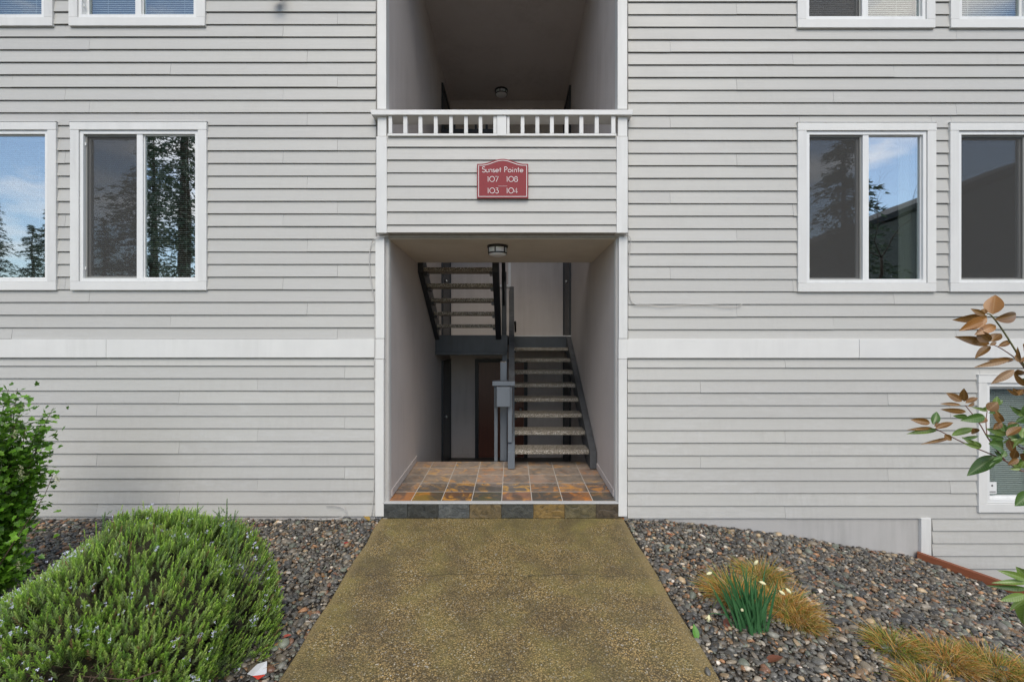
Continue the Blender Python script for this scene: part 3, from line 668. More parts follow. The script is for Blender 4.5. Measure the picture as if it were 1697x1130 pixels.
# ------------------------------------------------------------------ lamps, sign, cables
def lamp(loc, R, label):
    r = empty('ceiling_lamp', loc, label=label, cat='ceiling lamp', group='flush ceiling lamps')
    MB().lathe([(0, 0), (R, 0), (R, -.022), (R*.93, -.026), (0, -.026)], 32).build('canopy', M['blackmetal'], r, smooth=False)
    MB().lathe([(R*.88, -.026), (R*.88, -.085), (R*.80, -.100), (R*.5, -.112), (0, -.116)], 32).build('diffuser', M['frost'], r, smooth=True)
    for z0 in (-.085,): MB().lathe([(R*.93, z0-.006), (R*.93, z0+.008), (R*.885, z0+.008), (R*.885, z0-.006), (R*.93, z0-.006)], 32).build('trim_ring', M['blackmetal'], r)
    for k in range(6):
        a = k*math.pi/3+.3; o = box('strut', (-.006, .006, -.004, .004, -.082, -.024), M['blackmetal'], r)
        o.location = (R*.905*math.cos(a), R*.905*math.sin(a), 0); o.rotation_euler = (0, 0, a+math.pi/2)
lamp((PX(824.5, 408, CD*1.075).x, .36, 2.80), .112, 'black rimmed lamp with frosted glass on the porch ceiling above the tiles')
lamp((PX(831, 161, CD*1.93).x, 4.2, 6.60), .125, 'dim lamp high on the dark upper stairwell ceiling')

def strokes(mb, segs, ox, oz, h, w, y):
    for s in segs:
        pts = [Vector((ox+p[0]*h, oz+p[1]*h)) for p in s]; n = len(pts); Lp, Rp = [], []
        closed = (pts[0]-pts[-1]).length < 1e-6
        for i, p in enumerate(pts):
            a = pts[i-1] if i > 0 else (pts[-2] if closed else p); b = pts[i+1] if i < n-1 else (pts[1] if closed else p)
            d = (b-a).normalized(); nrm = Vector((-d.y, d.x))*w/2; Lp.append(p+nrm); Rp.append(p-nrm)
        vs = [(p.x, y, p.y) for p in Lp]+[(p.x, y, p.y) for p in Rp]+[(p.x, y+.002, p.y) for p in Lp]+[(p.x, y+.002, p.y) for p in Rp]
        mb.add(vs, [(i, i+n, i+n+1, i+1) for i in range(n-1)]+[(i, i+1, i+1+2*n, i+2*n) for i in range(n-1)]+[(i+n, i+3*n, i+3*n+1, i+n+1) for i in range(n-1)])
def arc(cx, cy, r, a0, a1, n=14, ry=None):
    ry = r if ry is None else ry
    return [(cx+r*math.cos(math.radians(a0+(a1-a0)*i/n)), cy+ry*math.sin(math.radians(a0+(a1-a0)*i/n))) for i in range(n+1)]
GL = {  # monoline letters: strokes in units of the capital height, advance
 'S': ([arc(.24, .76, .2, 30, 270, 12, .22)+arc(.24, .27, .24, 90, -150, 12, .27)], .54),
 'u': ([[(.04, .55), (.04, .22)]+arc(.22, .22, .18, 180, 360, 10, .21)+[(.40, .55)], [(.40, .3), (.40, 0)]], .52),
 'n': ([[(.04, 0), (.04, .55)], [(.04, .3)]+arc(.21, .34, .17, 180, 0, 10, .2)+[(.38, 0)]], .50),
 's': ([arc(.15, .42, .13, 40, 270, 10, .12)+arc(.15, .15, .15, 90, -150, 10, .15)], .38),
 'e': ([[(.03, .27), (.49, .27)]+arc(.26, .27, .23, 0, 320, 16, .26)], .58),
 't': ([[(.14, .85), (.14, 0)], [(.0, .56), (.28, .56)]], .34),
 'P': ([[(.10, 0), (.10, 1)], [(.10, 1), (.24, 1)]+arc(.24, .74, .23, 90, -90, 12, .26)+[(.02, .48)]], .58),
 'o': ([arc(.26, .27, .24, 0, 360, 18, .26)], .64), 'i': ([[(.05, .55), (.05, 0)], [(.05, .76), (.05, .83)]], .25),
 '1': ([[(.02, .88), (.13, .98), (.13, 0)]], .34), '0': ([arc(.40, .5, .38, 0, 360, 22, .49)], .88),
 '7': ([[(.02, .98), (.50, .98), (.15, 0)]], .60), '8': ([arc(.26, .74, .19, 0, 360, 16, .23), arc(.26, .26, .25, 0, 360, 18, .26)], .58),
 '3': ([[(.05, .98), (.42, .98), (.20, .60)]+arc(.22, .30, .24, 80, -150, 14, .30)], .54), '4': ([[(.38, 0), (.38, .98), (.0, .27), (.52, .27)]], .6), ' ': ([], .34)}
def sign():
    yf = PY-.040; c = lambda px, py: (fX(px, yf), fZ(py, yf))
    x0, zb = c(790.6, 328.6); x1, zt = c(875.4, 271.8); zp = c(0, 263.6)[1]; cx = (x0+x1)/2
    r = empty('building_sign', (cx, yf, zb), label='red arched sign board with thin white border and unit numbers on the parapet', cat='sign')
    def outline(ins, n=24):
        a, b = x0+ins, x1-ins; pts = [(a, zb+ins*1.0)]; pts.append((b, zb+ins)); 
        for i in range(n+1):
            t = 1-i/n; x = a+(b-a)*t; s = abs(t-.5)*2; h = (1+math.cos(math.pi*min(1, s/.86)))/2
            pts.append((x, zt-ins+(zp-zt)*h))
        return pts
    m = Mat('sign_red'); v = m.co(); m.col(m.mix(m.ramp(m.noise(v, 40, 5, .7), (.3, 0), (.75, 1)), (.26, .020, .026), (.215, .026, .032))); m.rough(.65); 
    MB().prismxz(outline(0), yf, PY-.0195).build('sign_board', m.m, r, bevel=.0)
    m2 = Mat('sign_white'); m2.col((.78, .74, .72)); m2.rough(.5)
    A, Bp = outline(.013), outline(.018); n = len(A); q = MB()
    q.add([(p[0], yf-.0022, p[1]) for p in A]+[(p[0], yf-.0022, p[1]) for p in Bp]+[(p[0], yf-.0, p[1]) for p in A]+[(p[0], yf-.0, p[1]) for p in Bp],
          [(i, (i+1) % n, (i+1) % n+n, i+n) for i in range(n)]+[(i, i+2*n, (i+1) % n+2*n, (i+1) % n) for i in range(n)])
    q.build('border', m2.m, r)
    def text(s, pxc, pyb, h, width, lw=.0048):
        tot = sum(GL[ch][1] for ch in s); q = MB(); hh = h; sc = width/(tot*h)
        x = 0
        for ch in s:
            segs = [[(a*sc, b) for a, b in sg] for sg in GL[ch][0]]
            X, Z = c(pxc, pyb); strokes(q, segs, X-width/2+x, Z, h, lw, yf-.0024); x += GL[ch][1]*h*sc
        q.build('lettering', m2.m, r, flip=False)
    px = (CD+yf)/FPX
    text('Sunset Pointe', 833.4, 285.8, 9.0*px, 69*px, .0048)
    text('107', 817.3, 301.5, 8.8*px, 19.5*px); text('108', 848.8, 301.5, 8.8*px, 19.5*px)
    text('103', 817.3, 320.5, 8.8*px, 19.5*px); text('104', 848.8, 320.5, 8.8*px, 19.5*px)
    q = MB()
    for a, b in ((825.5, 840.5),): q.box(c(a, 0)[0], c(b, 0)[0], yf-.0015, yf, c(0, 308.9)[1], c(0, 308.6)[1])
    q.build('divider_line', m2.m, r); 
    for o in r.children: o.data.transform(Matrix.Translation(-r.location))
sign()

def cable(name, pts, r, mat, label):
    # pts (px,py,y) on the facade, smoothed
    P = [Vector((fX(a, y), y, fZ(b, y))) for a, b, y in pts]; out = []
    for i in range(len(P)-1):
        p0, p1, p2, p3 = P[max(i-1, 0)], P[i], P[i+1], P[min(i+2, len(P)-1)]
        for k in range(5):
            t = k/5; out.append(.5*((2*p1)+(-p0+p2)*t+(2*p0-5*p1+4*p2-p3)*t*t+(-p0+3*p1-3*p2+p3)*t**3))
    out.append(P[-1])
    o = MB().tube(out, r, 6).build(name, mat, smooth=True, label=label, cat='cable')
cable('wire_cable', [(643, 391, -.05), (632, 393, -.06), (622, 396, -.05), (615, 405, -.03), (612, 430, -.028), (613.5, 455, -.028), (617, 480, -.03), (620.5, 505, -.028), (621, 560, -.045), (620.5, 600, -.045), (621, 700, -.026), (620, 800, -.026), (616, 856, -.03)], .0038, M['cable'], 'thin grey cable looping down the left corner post of the entry')
cable('wire_cable', [(1022, 391, -.04), (1036, 390, -.06), (1043, 392, -.05), (1045.5, 402, -.03), (1042.5, 430, -.027), (1042, 465, -.027), (1044, 492, -.027), (1052, 504, -.030), (1075, 505, -.028), (1100, 507.5, -.03), (1125, 505.5, -.028), (1153, 504.5, -.028), (1180, 505, -.028), (1205, 508, -.032), (1222, 507.5, -.03), (1230, 504, -.028)], .0036, M['cable'], 'loose thin cable sagging along the siding right of the entry')
cable('wire_cable', [(500, 858, -.05), (530, 861, -.09), (560, 858, -.07), (573, 852, -.05), (570, 842, -.045), (556, 838, -.03), (540, 837.5, -.028)], .0035, M['cable'], 'short grey cable loop at the foot of the left wall')
# security light at the top edge
sp_ = empty('spotlight', (fX(470), -.03, fZ(4)), label='dark spotlight head under the top left of the picture', cat='spotlight')
MB().tube([(0, 0, .10), (0, -.05, .09), (.0, -.08, .05)], .012, 8).build('arm', M['blackmetal'], sp_, smooth=True)
MB().lathe([(0, 0), (.05, 0), (.05, -.02), (0, -.02)], 18, (0, .02, .10), 'y').build('wall_plate', M['blackmetal'], sp_)
o = MB().lathe([(0, .05), (.022, .05), (.03, .02), (.055, -.07), (.05, -.07), (.03, -.05), (0, -.05)], 18).build('lamp_head', M['blackmetal'], sp_, smooth=True)
o.location = (.0, -.09, .03); o.rotation_euler = (.5, .6, 0)
# alarm label in the lower right window
m = Mat('sticker_white'); m.col((.75, .75, .74)); m.rough(.4); m3 = Mat('sticker_black'); m3.col((.02, .02, .02))
st = empty('window_sticker', (fX(1645), .013, fZ(818.5)), label='white alarm sticker with black diamond in the lower right window corner', cat='sticker')
box('label_sheet', (fX(1638.5), fX(1653.5), .0110, .0118, fZ(818.5), fZ(798.8)), m.m, st); 
cx, cz = fX(1646), fZ(805)
MB().prismxz([(cx-.012, cz), (cx, cz+.012), (cx+.012, cz), (cx, cz-.012)], .0102, .0108).build('diamond_mark', m3.m, st)
for k in range(2): box('print_line', (fX(1640), fX(1652), .0102, .0108, fZ(815.2+k*1.6), fZ(814.4+k*1.6)), m3.m, st)
set_base(st)

# timber edging on the right
m = Mat('red_brown_timber'); v = m.co((3, 3, 30)); m.col(m.mix(m.noise(v, 1.5, 6, .65, .5), (.16, .045, .018), (.29, .095, .04))); m.rough(.6); m.bump(m.noise(v, 2, 5), .3, .004); M['timber'] = m.m
eg = empty('timber_edging', (4.3, -.4, -.5), label='red brown timber edging boards holding the gravel at the right', cat='edging')
def eboard(a, b, za, zb, h=.24, t=.045):
    d = (b-a).normalized(); n = Vector((-d.y, d.x))*(-t if 1 else t)
    if n.x < 0: n = -n
    vs = [(a.x, a.y, za-h), (b.x, b.y, zb-h), (b.x+n.x, b.y+n.y, zb-h), (a.x+n.x, a.y+n.y, za-h), (a.x, a.y, za), (b.x, b.y, zb), (b.x+n.x, b.y+n.y, zb), (a.x+n.x, a.y+n.y, za)]
    MB().add(vs, [(3,2,1,0),(4,5,6,7),(0,1,5,4),(1,2,6,5),(2,3,7,6),(3,0,4,7)]).build('board', M['timber'], eg, bevel=.003)
eboard(EA, EB, ground_z(EA.x, EA.y)+.075, ground_z(EB.x, EB.y)+.085); eboard(EB+Vector((.001, -.002)), EC, ground_z(EB.x, EB.y)+.085, ground_z(EC.x, EC.y)+.085)
set_base(eg)
#PLANTS
# ------------------------------------------------------------------ plants
def leafmat(name, a, b, rough=.5, trans=.25, attr=None, spec=.5):
    m = Mat(name); v = m.co(); 
    if attr: base = m.n('ShaderNodeAttribute', attribute_name=attr).outputs['Color']; c = m.mix(m.noise(v, 40, 3), m.mix(1.0, base, (.75, .75, .75), 'MULTIPLY'), m.mix(1.0, base, (1.25, 1.25, 1.25), 'MULTIPLY'))
    else: c = m.mix(m.noise(v, 14, 4), a, b)
    m.col(c); m.rough(rough); m.b.inputs['Specular IOR Level'].default_value = spec
    if trans:
        tl = m.n('ShaderNodeBsdfTranslucent'); m.put(tl.inputs[0], c); mx = m.n('ShaderNodeMixShader'); mx.inputs[0].default_value = trans
        m.t.links.new(m.b.outputs[0], mx.inputs[1]); m.t.links.new(tl.outputs[0], mx.inputs[2]); m.t.links.new(mx.outputs[0], m.out.inputs[0])
    return m.m
def npmesh(name, vs, fs, mat, cols=None, parent=None, smooth=False, loc=None, **k):
    vs = np.asarray(vs, float); fs = np.asarray(fs, int); kf = fs.shape[1]
    if loc is not None: vs = vs-np.array(loc)
    me = bpy.data.meshes.new(name); me.vertices.add(len(vs)); me.vertices.foreach_set('co', vs.astype(np.float32).ravel())
    me.loops.add(fs.size); me.loops.foreach_set('vertex_index', fs.astype(np.int32).ravel())
    me.polygons.add(len(fs)); me.polygons.foreach_set('loop_start', np.arange(0, fs.size, kf, dtype=np.int32))
    if smooth: me.polygons.foreach_set('use_smooth', np.ones(len(fs), bool))
    me.update(); me.validate()
    if cols is not None:
        ca = me.color_attributes.new('tint', 'FLOAT_COLOR', 'POINT'); cols = np.asarray(cols, float); cols = np.concatenate([cols, np.ones((len(cols), 1))], 1)
        ca.data.foreach_set('color', cols.astype(np.float32).ravel())
    me.materials.append(mat); o = bpy.data.objects.new(name, me); COL.objects.link(o)
    if parent: o.parent = parent
    return tag(o, **k)
M['needle'] = leafmat('rosemary_needle', 0, 0, .5, .25, 'tint'); M['leafv'] = leafmat('tinted_leaf', 0, 0, .4, .3, 'tint')
m = Mat('brown_twig'); m.col(m.mix(m.noise(m.co(), 60, 3), (.06, .04, .025), (.12, .08, .05))); m.rough(.85); M['twig'] = m.m

def frame(d):
    d = d/np.linalg.norm(d); a = np.cross(d, [0.3, .2, 1.0]); a /= np.linalg.norm(a); return d, a, np.cross(d, a)
def rosemary():
    C = np.array([-2.42, -1.93, 0]); gz = ground_z(C[0], C[1]); root = empty('rosemary_bush', (C[0], C[1], gz), label='large mounded rosemary bush with pale blue flowers left of the path', cat='bush')
    def surf(th, u):   # th around, u 0 top..1 rim : lumpy dome, highest towards the wall on the right
        lump = 1+.05*math.sin(3*th+1)+.05*math.sin(7*th+u*6)+.05*math.sin(11*th+2+u*11)
        rx, ry, H = .87*lump, .84*lump, .685*(1+.03*math.sin(5*th+u*7))
        ph = u*math.pi/2; s = math.sin(ph)**.92
        x = rx*s*math.cos(th); y = ry*s*math.sin(th); z = H*math.cos(ph)**.80
        z *= 1+.24*(x/.9)*(1 if x < .5 else .6)+.20*(y/.8)-.34*max(0, min(1, (.05-x)/.75))+.06*math.sin(x*9+1)+.05*math.sin(y*11+x*5)
        return np.array([x, y, max(0, z)])
    vs, fs, cs = [], [], []; tv, tf, tc_ = [], [], []
    stems = MB()
    def sprig(p, d, Ls, n, col, brown=0):
        d, a, b = frame(d)
        for i in range(n):
            t = (i+.5)/n; q = p+d*Ls*t; ang = i*2.4+rng.uniform(-.4, .4)
            o = a*math.cos(ang)+b*math.sin(ang); ln = (.0165+.007*rng.random())*(1-.45*t**2); el = .55+.75*t
            v = o*math.cos(el)+d*math.sin(el); w = np.cross(v, d); w = w/(np.linalg.norm(w)+1e-9)*.0019
            k = len(vs); vs.extend([q-w, q+w, q+v*ln*.6+w*.9, q+v*ln, q+v*ln*.6-w*.9]); fs.append((k, k+1, k+2)); fs.append((k, k+2, k+3)); fs.append((k, k+3, k+4))
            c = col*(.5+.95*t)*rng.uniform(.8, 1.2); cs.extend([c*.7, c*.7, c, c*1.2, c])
    G = [np.array(x) for x in ((.24, .39, .055), (.31, .48, .07), (.18, .32, .055), (.38, .50, .12), (.31, .42, .14))]
    flo = []
    for i in range(15500):
        th = rng.uniform(0, 2*math.pi); u = math.sqrt(rng.random())*1.02; u = min(u, 1.0)
        if math.sin(th) > .5 and u > .75: continue
        s = surf(th, u); P = C+np.array([0, 0, gz])+s
        px = 848.5+(P[0])*FPX/(P[1]+CD)
        bare = (s[0]-.38)**2/.06+(s[1]+.60)**2/.06+(s[2]-.20)**2/.05 < 1 or ((s[0]-.62)**2/.03+(s[1]+.1)**2/.05 < 1 and rng.random() < .45)
        if bare and rng.random() < .90: continue
        if math.sin(s[0]*19+2)*math.sin(s[1]*17+s[2]*12)+.5*math.sin(s[0]*43+s[2]*37) > .85 and rng.random() < .6: continue
        if s[0] < -.62 and s[1] < -.25 and rng.random() < .6: continue
        nrm = np.array([s[0]/.9, s[1]/.8, .25+s[2]*1.3]); d = nrm/np.linalg.norm(nrm)*.75+np.array([0, 0, .65])+rng.normal(0, .24, 3)
        Ls = rng.uniform(.04, .095)*(1.7 if rng.random() < .05 else 1); g = G[rng.integers(5)]
        if rng.random() < .03: g = np.array((.26, .17, .08))
        if s[0] < 0: g = g*np.array([1.05, 1.0, 1.35])
        p = P-d/np.linalg.norm(d)*Ls*.6*(1+rng.normal(0, .35)); sprig(p, d, Ls, int(17+Ls*60), g)
        pf_ = .03+.10*(s[0] < .1 and s[2] < .5)
        if rng.random() < pf_*.9: flo.append((p, d/np.linalg.norm(d), Ls))
    for X, Y, h in ((.50, .42, .22), (.56, .36, .14), (.30, .40, .16), (.22, .44, .10), (.08, .4, .09), (.58, .30, .12), (.40, .46, .09), (.47, .42, .15), (-.35, .42, .10), (.66, .2, .1), (.75, .1, .1)):
        b_ = C+np.array([X, Y, gz+.50]); 
        d = np.array([rng.normal(0, .12), rng.normal(0, .1), 1]); g = np.array((.19, .30, .11))
        sprig(b_, d, h+.12, int(60+h*420), g)
        for k in range(3): sprig(b_+d*(.06+.05*k+.3*h), d+np.array([rng.normal(0, .5), rng.normal(0, .3), 0]), .06, 14, g)
    for i in range(46):
        X, Y = rng.uniform(-.25, .62), rng.uniform(.05, .5); b_ = C+np.array([X, Y, gz+.50+.12*X]); d = np.array([rng.normal(0, .25), rng.normal(0, .2), 1]); h = rng.uniform(.10, .26)
        sprig(b_, d, h, int(30+h*260), G[rng.integers(5)]*.9)
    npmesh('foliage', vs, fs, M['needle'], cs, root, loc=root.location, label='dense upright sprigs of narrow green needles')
    # dark woody inside
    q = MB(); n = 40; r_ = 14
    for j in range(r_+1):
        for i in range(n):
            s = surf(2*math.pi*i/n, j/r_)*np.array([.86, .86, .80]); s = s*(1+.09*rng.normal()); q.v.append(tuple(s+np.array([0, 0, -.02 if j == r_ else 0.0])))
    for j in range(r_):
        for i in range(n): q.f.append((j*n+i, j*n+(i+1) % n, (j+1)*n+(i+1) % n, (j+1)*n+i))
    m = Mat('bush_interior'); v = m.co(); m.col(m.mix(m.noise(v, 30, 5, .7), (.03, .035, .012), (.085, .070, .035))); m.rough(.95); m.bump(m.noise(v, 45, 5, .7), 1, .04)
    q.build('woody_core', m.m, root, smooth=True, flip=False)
    for i in range(150):
        th = rng.uniform(0, 6.28) if i > 60 else rng.uniform(-1.5, -.5); u0 = rng.uniform(.55, .98); s0 = surf(th, u0)*np.array([.95, .95, .9]); b0 = np.array([s0[0]*.35, s0[1]*.35, .02])
        mid = (s0+b0)/2+rng.normal(0, .05, 3); stems.tube([b0, mid, s0+rng.normal(0, .02, 3)], [.008, .005, .0025], 5)
    for i in range(110):
        a0 = rng.normal([.38, -.60, .16], [.13, .07, .06]); stems.tube([a0, a0+rng.normal(0, .06, 3), a0+rng.normal([0, -.03, .04], .12, 3)], [.006, .0045, .002], 5)
    stems.build('stems', M['twig'], root, smooth=True, flip=False)
    fv, ff, fc = [], [], []
    for p, d, Ls in flo:
        for k in range(int(rng.integers(3, 7))):
            q = p+d*Ls*rng.uniform(.75, 1.15)+rng.normal(0, .010, 3); _, a, b = frame(rng.normal(0, 1, 3)+np.array([0, -1.2, .6]))
            c = np.array((.62, .64, .80))*rng.uniform(.85, 1.2)
            for t in range(3):
                t0 = t*2.1+rng.uniform(0, .6); u_ = (a*math.cos(t0)+b*math.sin(t0))*.0075; w_ = (-a*math.sin(t0)+b*math.cos(t0))*.0032; k0 = len(fv)
                fv.extend([q, q+u_*.6+w_, q+u_, q+u_*.6-w_]); ff.append((k0, k0+1, k0+2, k0+3)); fc.extend([c]*4)
    npmesh('flowers', fv, ff, M['needle'], fc, root, loc=root.location, label='tiny pale blue flowers scattered over the bush')
rosemary()

def lobed_leaf(vs, fs, cs, p, d, nrm, s, c):
    d = d/np.linalg.norm(d); w = np.cross(nrm, d); w /= (np.linalg.norm(w)+1e-9); up = np.cross(d, w)
    out = [(.12, -.18), (.52, -.22), (.40, .10), (.60, .42), (.30, .48), (.18, .92), (0, .62+.38), (-.18, .92), (-.30, .48), (-.60, .42), (-.40, .10), (-.52, -.22), (-.12, -.18)]
    k = len(vs); vs.append(p+d*.25*s-up*.08*s); cs.append(c*.8)
    for a, b in out: vs.append(p+w*a*s+d*b*s+up*s*.16*abs(a)*1.2); cs.append(c*1.05)
    for i in range(len(out)): fs.append((k, k+1+i, k+1+(i+1) % len(out)))
def currant():
    C = np.array([-3.90, -1.32, 0]); gz = ground_z(C[0], C[1]); root = empty('currant_shrub', (C[0], C[1], gz), label='bright green small leaved currant shrub at the left edge', cat='shrub')
    vs, fs, cs = [], [], []; br = MB(); fl_v, fl_f, fl_c = [], [], []
    G = [np.array(x) for x in ((.11, .27, .018), (.16, .36, .028), (.08, .19, .015), (.21, .42, .04))]
    def raceme(p):
        for k in range(16):
            q = p+np.array([rng.normal(0, .008), rng.normal(0, .008), -.004*k]); 
            for t in range(3):
                _, a, b = frame(rng.normal(0, 1, 3)); k0 = len(fl_v); fl_v.extend([q, q+a*.009+b*.004, q+a*.009-b*.004]); fl_f.append((k0, k0+1, k0+2)); fl_c.extend([np.array((.62, .62, .38))]*3)
    for i in range(110):
        th = rng.uniform(0, 6.283); out = rng.uniform(.08, .46); top = rng.uniform(.6, 1.62)*(1.0-.22*(out/.52)**2)
        b0 = np.array([rng.normal(0, .06), rng.normal(0, .06), 0]); tip = np.array([math.cos(th)*out, math.sin(th)*out*.9, top])
        if i < 20: tip = np.array([rng.uniform(.1, .42), rng.uniform(-.35, .2), rng.uniform(.25, 1.3)])
        if i == 20: tip = np.array([.66, -.05, .86])
        pts = []
        for t in np.linspace(0, 1, 9): pts.append(b0+(tip-b0)*np.array([t**.8, t**.8, t])+rng.normal(0, .012, 3)*(t > 0))
        if i == 20: pts[-1] += np.array([.03, 0, .06])
        br.tube([tuple(q) for q in pts], [float(a) for a in np.linspace(.007, .0015, 9)], 5)
        for j in range(1, 9):
            nl = 25 if i != 20 else (10 if j < 6 else 2)
            for k in range(nl):
                q = pts[j]+(pts[j-1]-pts[j])*rng.random()+rng.normal(0, .046 if i != 20 else .03, 3)
                if q[2] < .02: q[2] = .02+.05*rng.random()
                d = np.array([rng.normal(), rng.normal(), rng.normal(0, .5)-.1]); nn = np.array([rng.normal(0, .5), -.55+rng.normal(0, .45), .9])
                lobed_leaf(vs, fs, cs, q, d, nn, rng.uniform(.022, .042), G[rng.integers(4)]*rng.uniform(.7, 1.15))
        if i == 20: raceme(pts[-1]+np.array([.03, -.01, -.01])); [lobed_leaf(vs, fs, cs, pts[-1]+np.array([rng.normal(0, .015), -.01, .01]), np.array([rng.normal(), .2, .3]), np.array([0, -.7, .7]), .028, G[0]) for _ in range(4)]
        elif rng.random() < .8: raceme(pts[rng.integers(4, 9)]+np.array([.02, -.09, 0]))
    for v_ in (vs,): pass
    npmesh('foliage', vs, fs, M['leafv'], cs, root, label='small lobed bright green leaves'); br.build('branches', M['twig'], root, smooth=True, flip=False)
    npmesh('flowers', fl_v, fl_f, M['leafv'], fl_c, root, label='hanging pale yellow flower clusters')
currant()

# rhododendron branches: every leaf a part
def big_leaf_mesh(name, L_, W_, fold, droop, mat):
    n = 9; vs = []; 
    for i in range(n+1):
        t = i/n; w = W_*.5*math.sin(math.pi*min(1, t**.82))**.85 if 0 < t < 1 else .0006
        z = -droop*L_*t*t; y = L_*t
        vs += [(-w, y, z+fold*w), (-w*.5, y, z+fold*w*.35), (0, y, z), (w*.5, y, z+fold*w*.35), (w, y, z+fold*w)]
    fs = [(i*5+j, i*5+j+1, (i+1)*5+j+1, (i+1)*5+j) for i in range(n) for j in range(4)]
    me = bpy.data.meshes.new(name); me.from_pydata(vs, [], fs); me.update()
    for p in me.polygons: p.use_smooth = True
    me.materials.append(mat); return me
def rh_mat(name, a, b, under, vein):
    m = Mat(name); v = m.co((1, 1, 1), 11.0); x = m.n('ShaderNodeSeparateXYZ'); m.put(x.inputs[0], m.n('ShaderNodeTexCoord').outputs['Object'])
    ax = m.math('ABSOLUTE', x.outputs['X']); mid = m.ramp(ax, (.0, 1), (.0016, 0))
    w = m.n('ShaderNodeTexWave', Scale=26.0, Distortion=1.2); w.bands_direction = 'Y'
    sk = m.n('ShaderNodeCombineXYZ'); m.put(sk.inputs[1], m.math('SUBTRACT', x.outputs['Y'], m.math('MULTIPLY', ax, .7))); m.put(w.inputs['Vector'], sk.outputs[0])
    c = m.mix(m.noise(v, 22, 4), a, b); c = m.mix(m.math('MULTIPLY', m.ramp(w.outputs['Fac'], (.75, 0), (.98, .35)), 1.0), c, vein); c = m.mix(mid, c, vein)
    g = m.n('ShaderNodeNewGeometry').outputs['Backfacing']; c = m.mix(g, c, under)
    spot = m.ramp(m.noise(v, 60, 3), (.66, 0), (.72, .6)); c = m.mix(spot, c, (.05, .03, .01))
    m.col(c); m.rough(.3); m.bump(w.outputs['Fac'], .15, .002)
    tl = m.n('ShaderNodeBsdfTranslucent'); m.put(tl.inputs[0], c); mx = m.n('ShaderNodeMixShader'); mx.inputs[0].default_value = .2
    m.t.links.new(m.b.outputs[0], mx.inputs[1]); m.t.links.new(tl.outputs[0], mx.inputs[2]); m.t.links.new(mx.outputs[0], m.out.inputs[0]); return m.m
MG = rh_mat('green_leathery_leaf', (.045, .105, .018), (.085, .17, .03), (.12, .18, .06), (.16, .24, .08))
MY = rh_mat('young_green_leaf', (.12, .20, .03), (.18, .27, .05), (.20, .26, .09), (.25, .33, .12))
MBr = rh_mat('bronze_leaf', (.14, .060, .016), (.24, .125, .030), (.24, .13, .04), (.30, .17, .06))
MO = rh_mat('orange_brown_leaf', (.28, .12, .03), (.36, .17, .045), (.33, .16, .05), (.40, .22, .09))
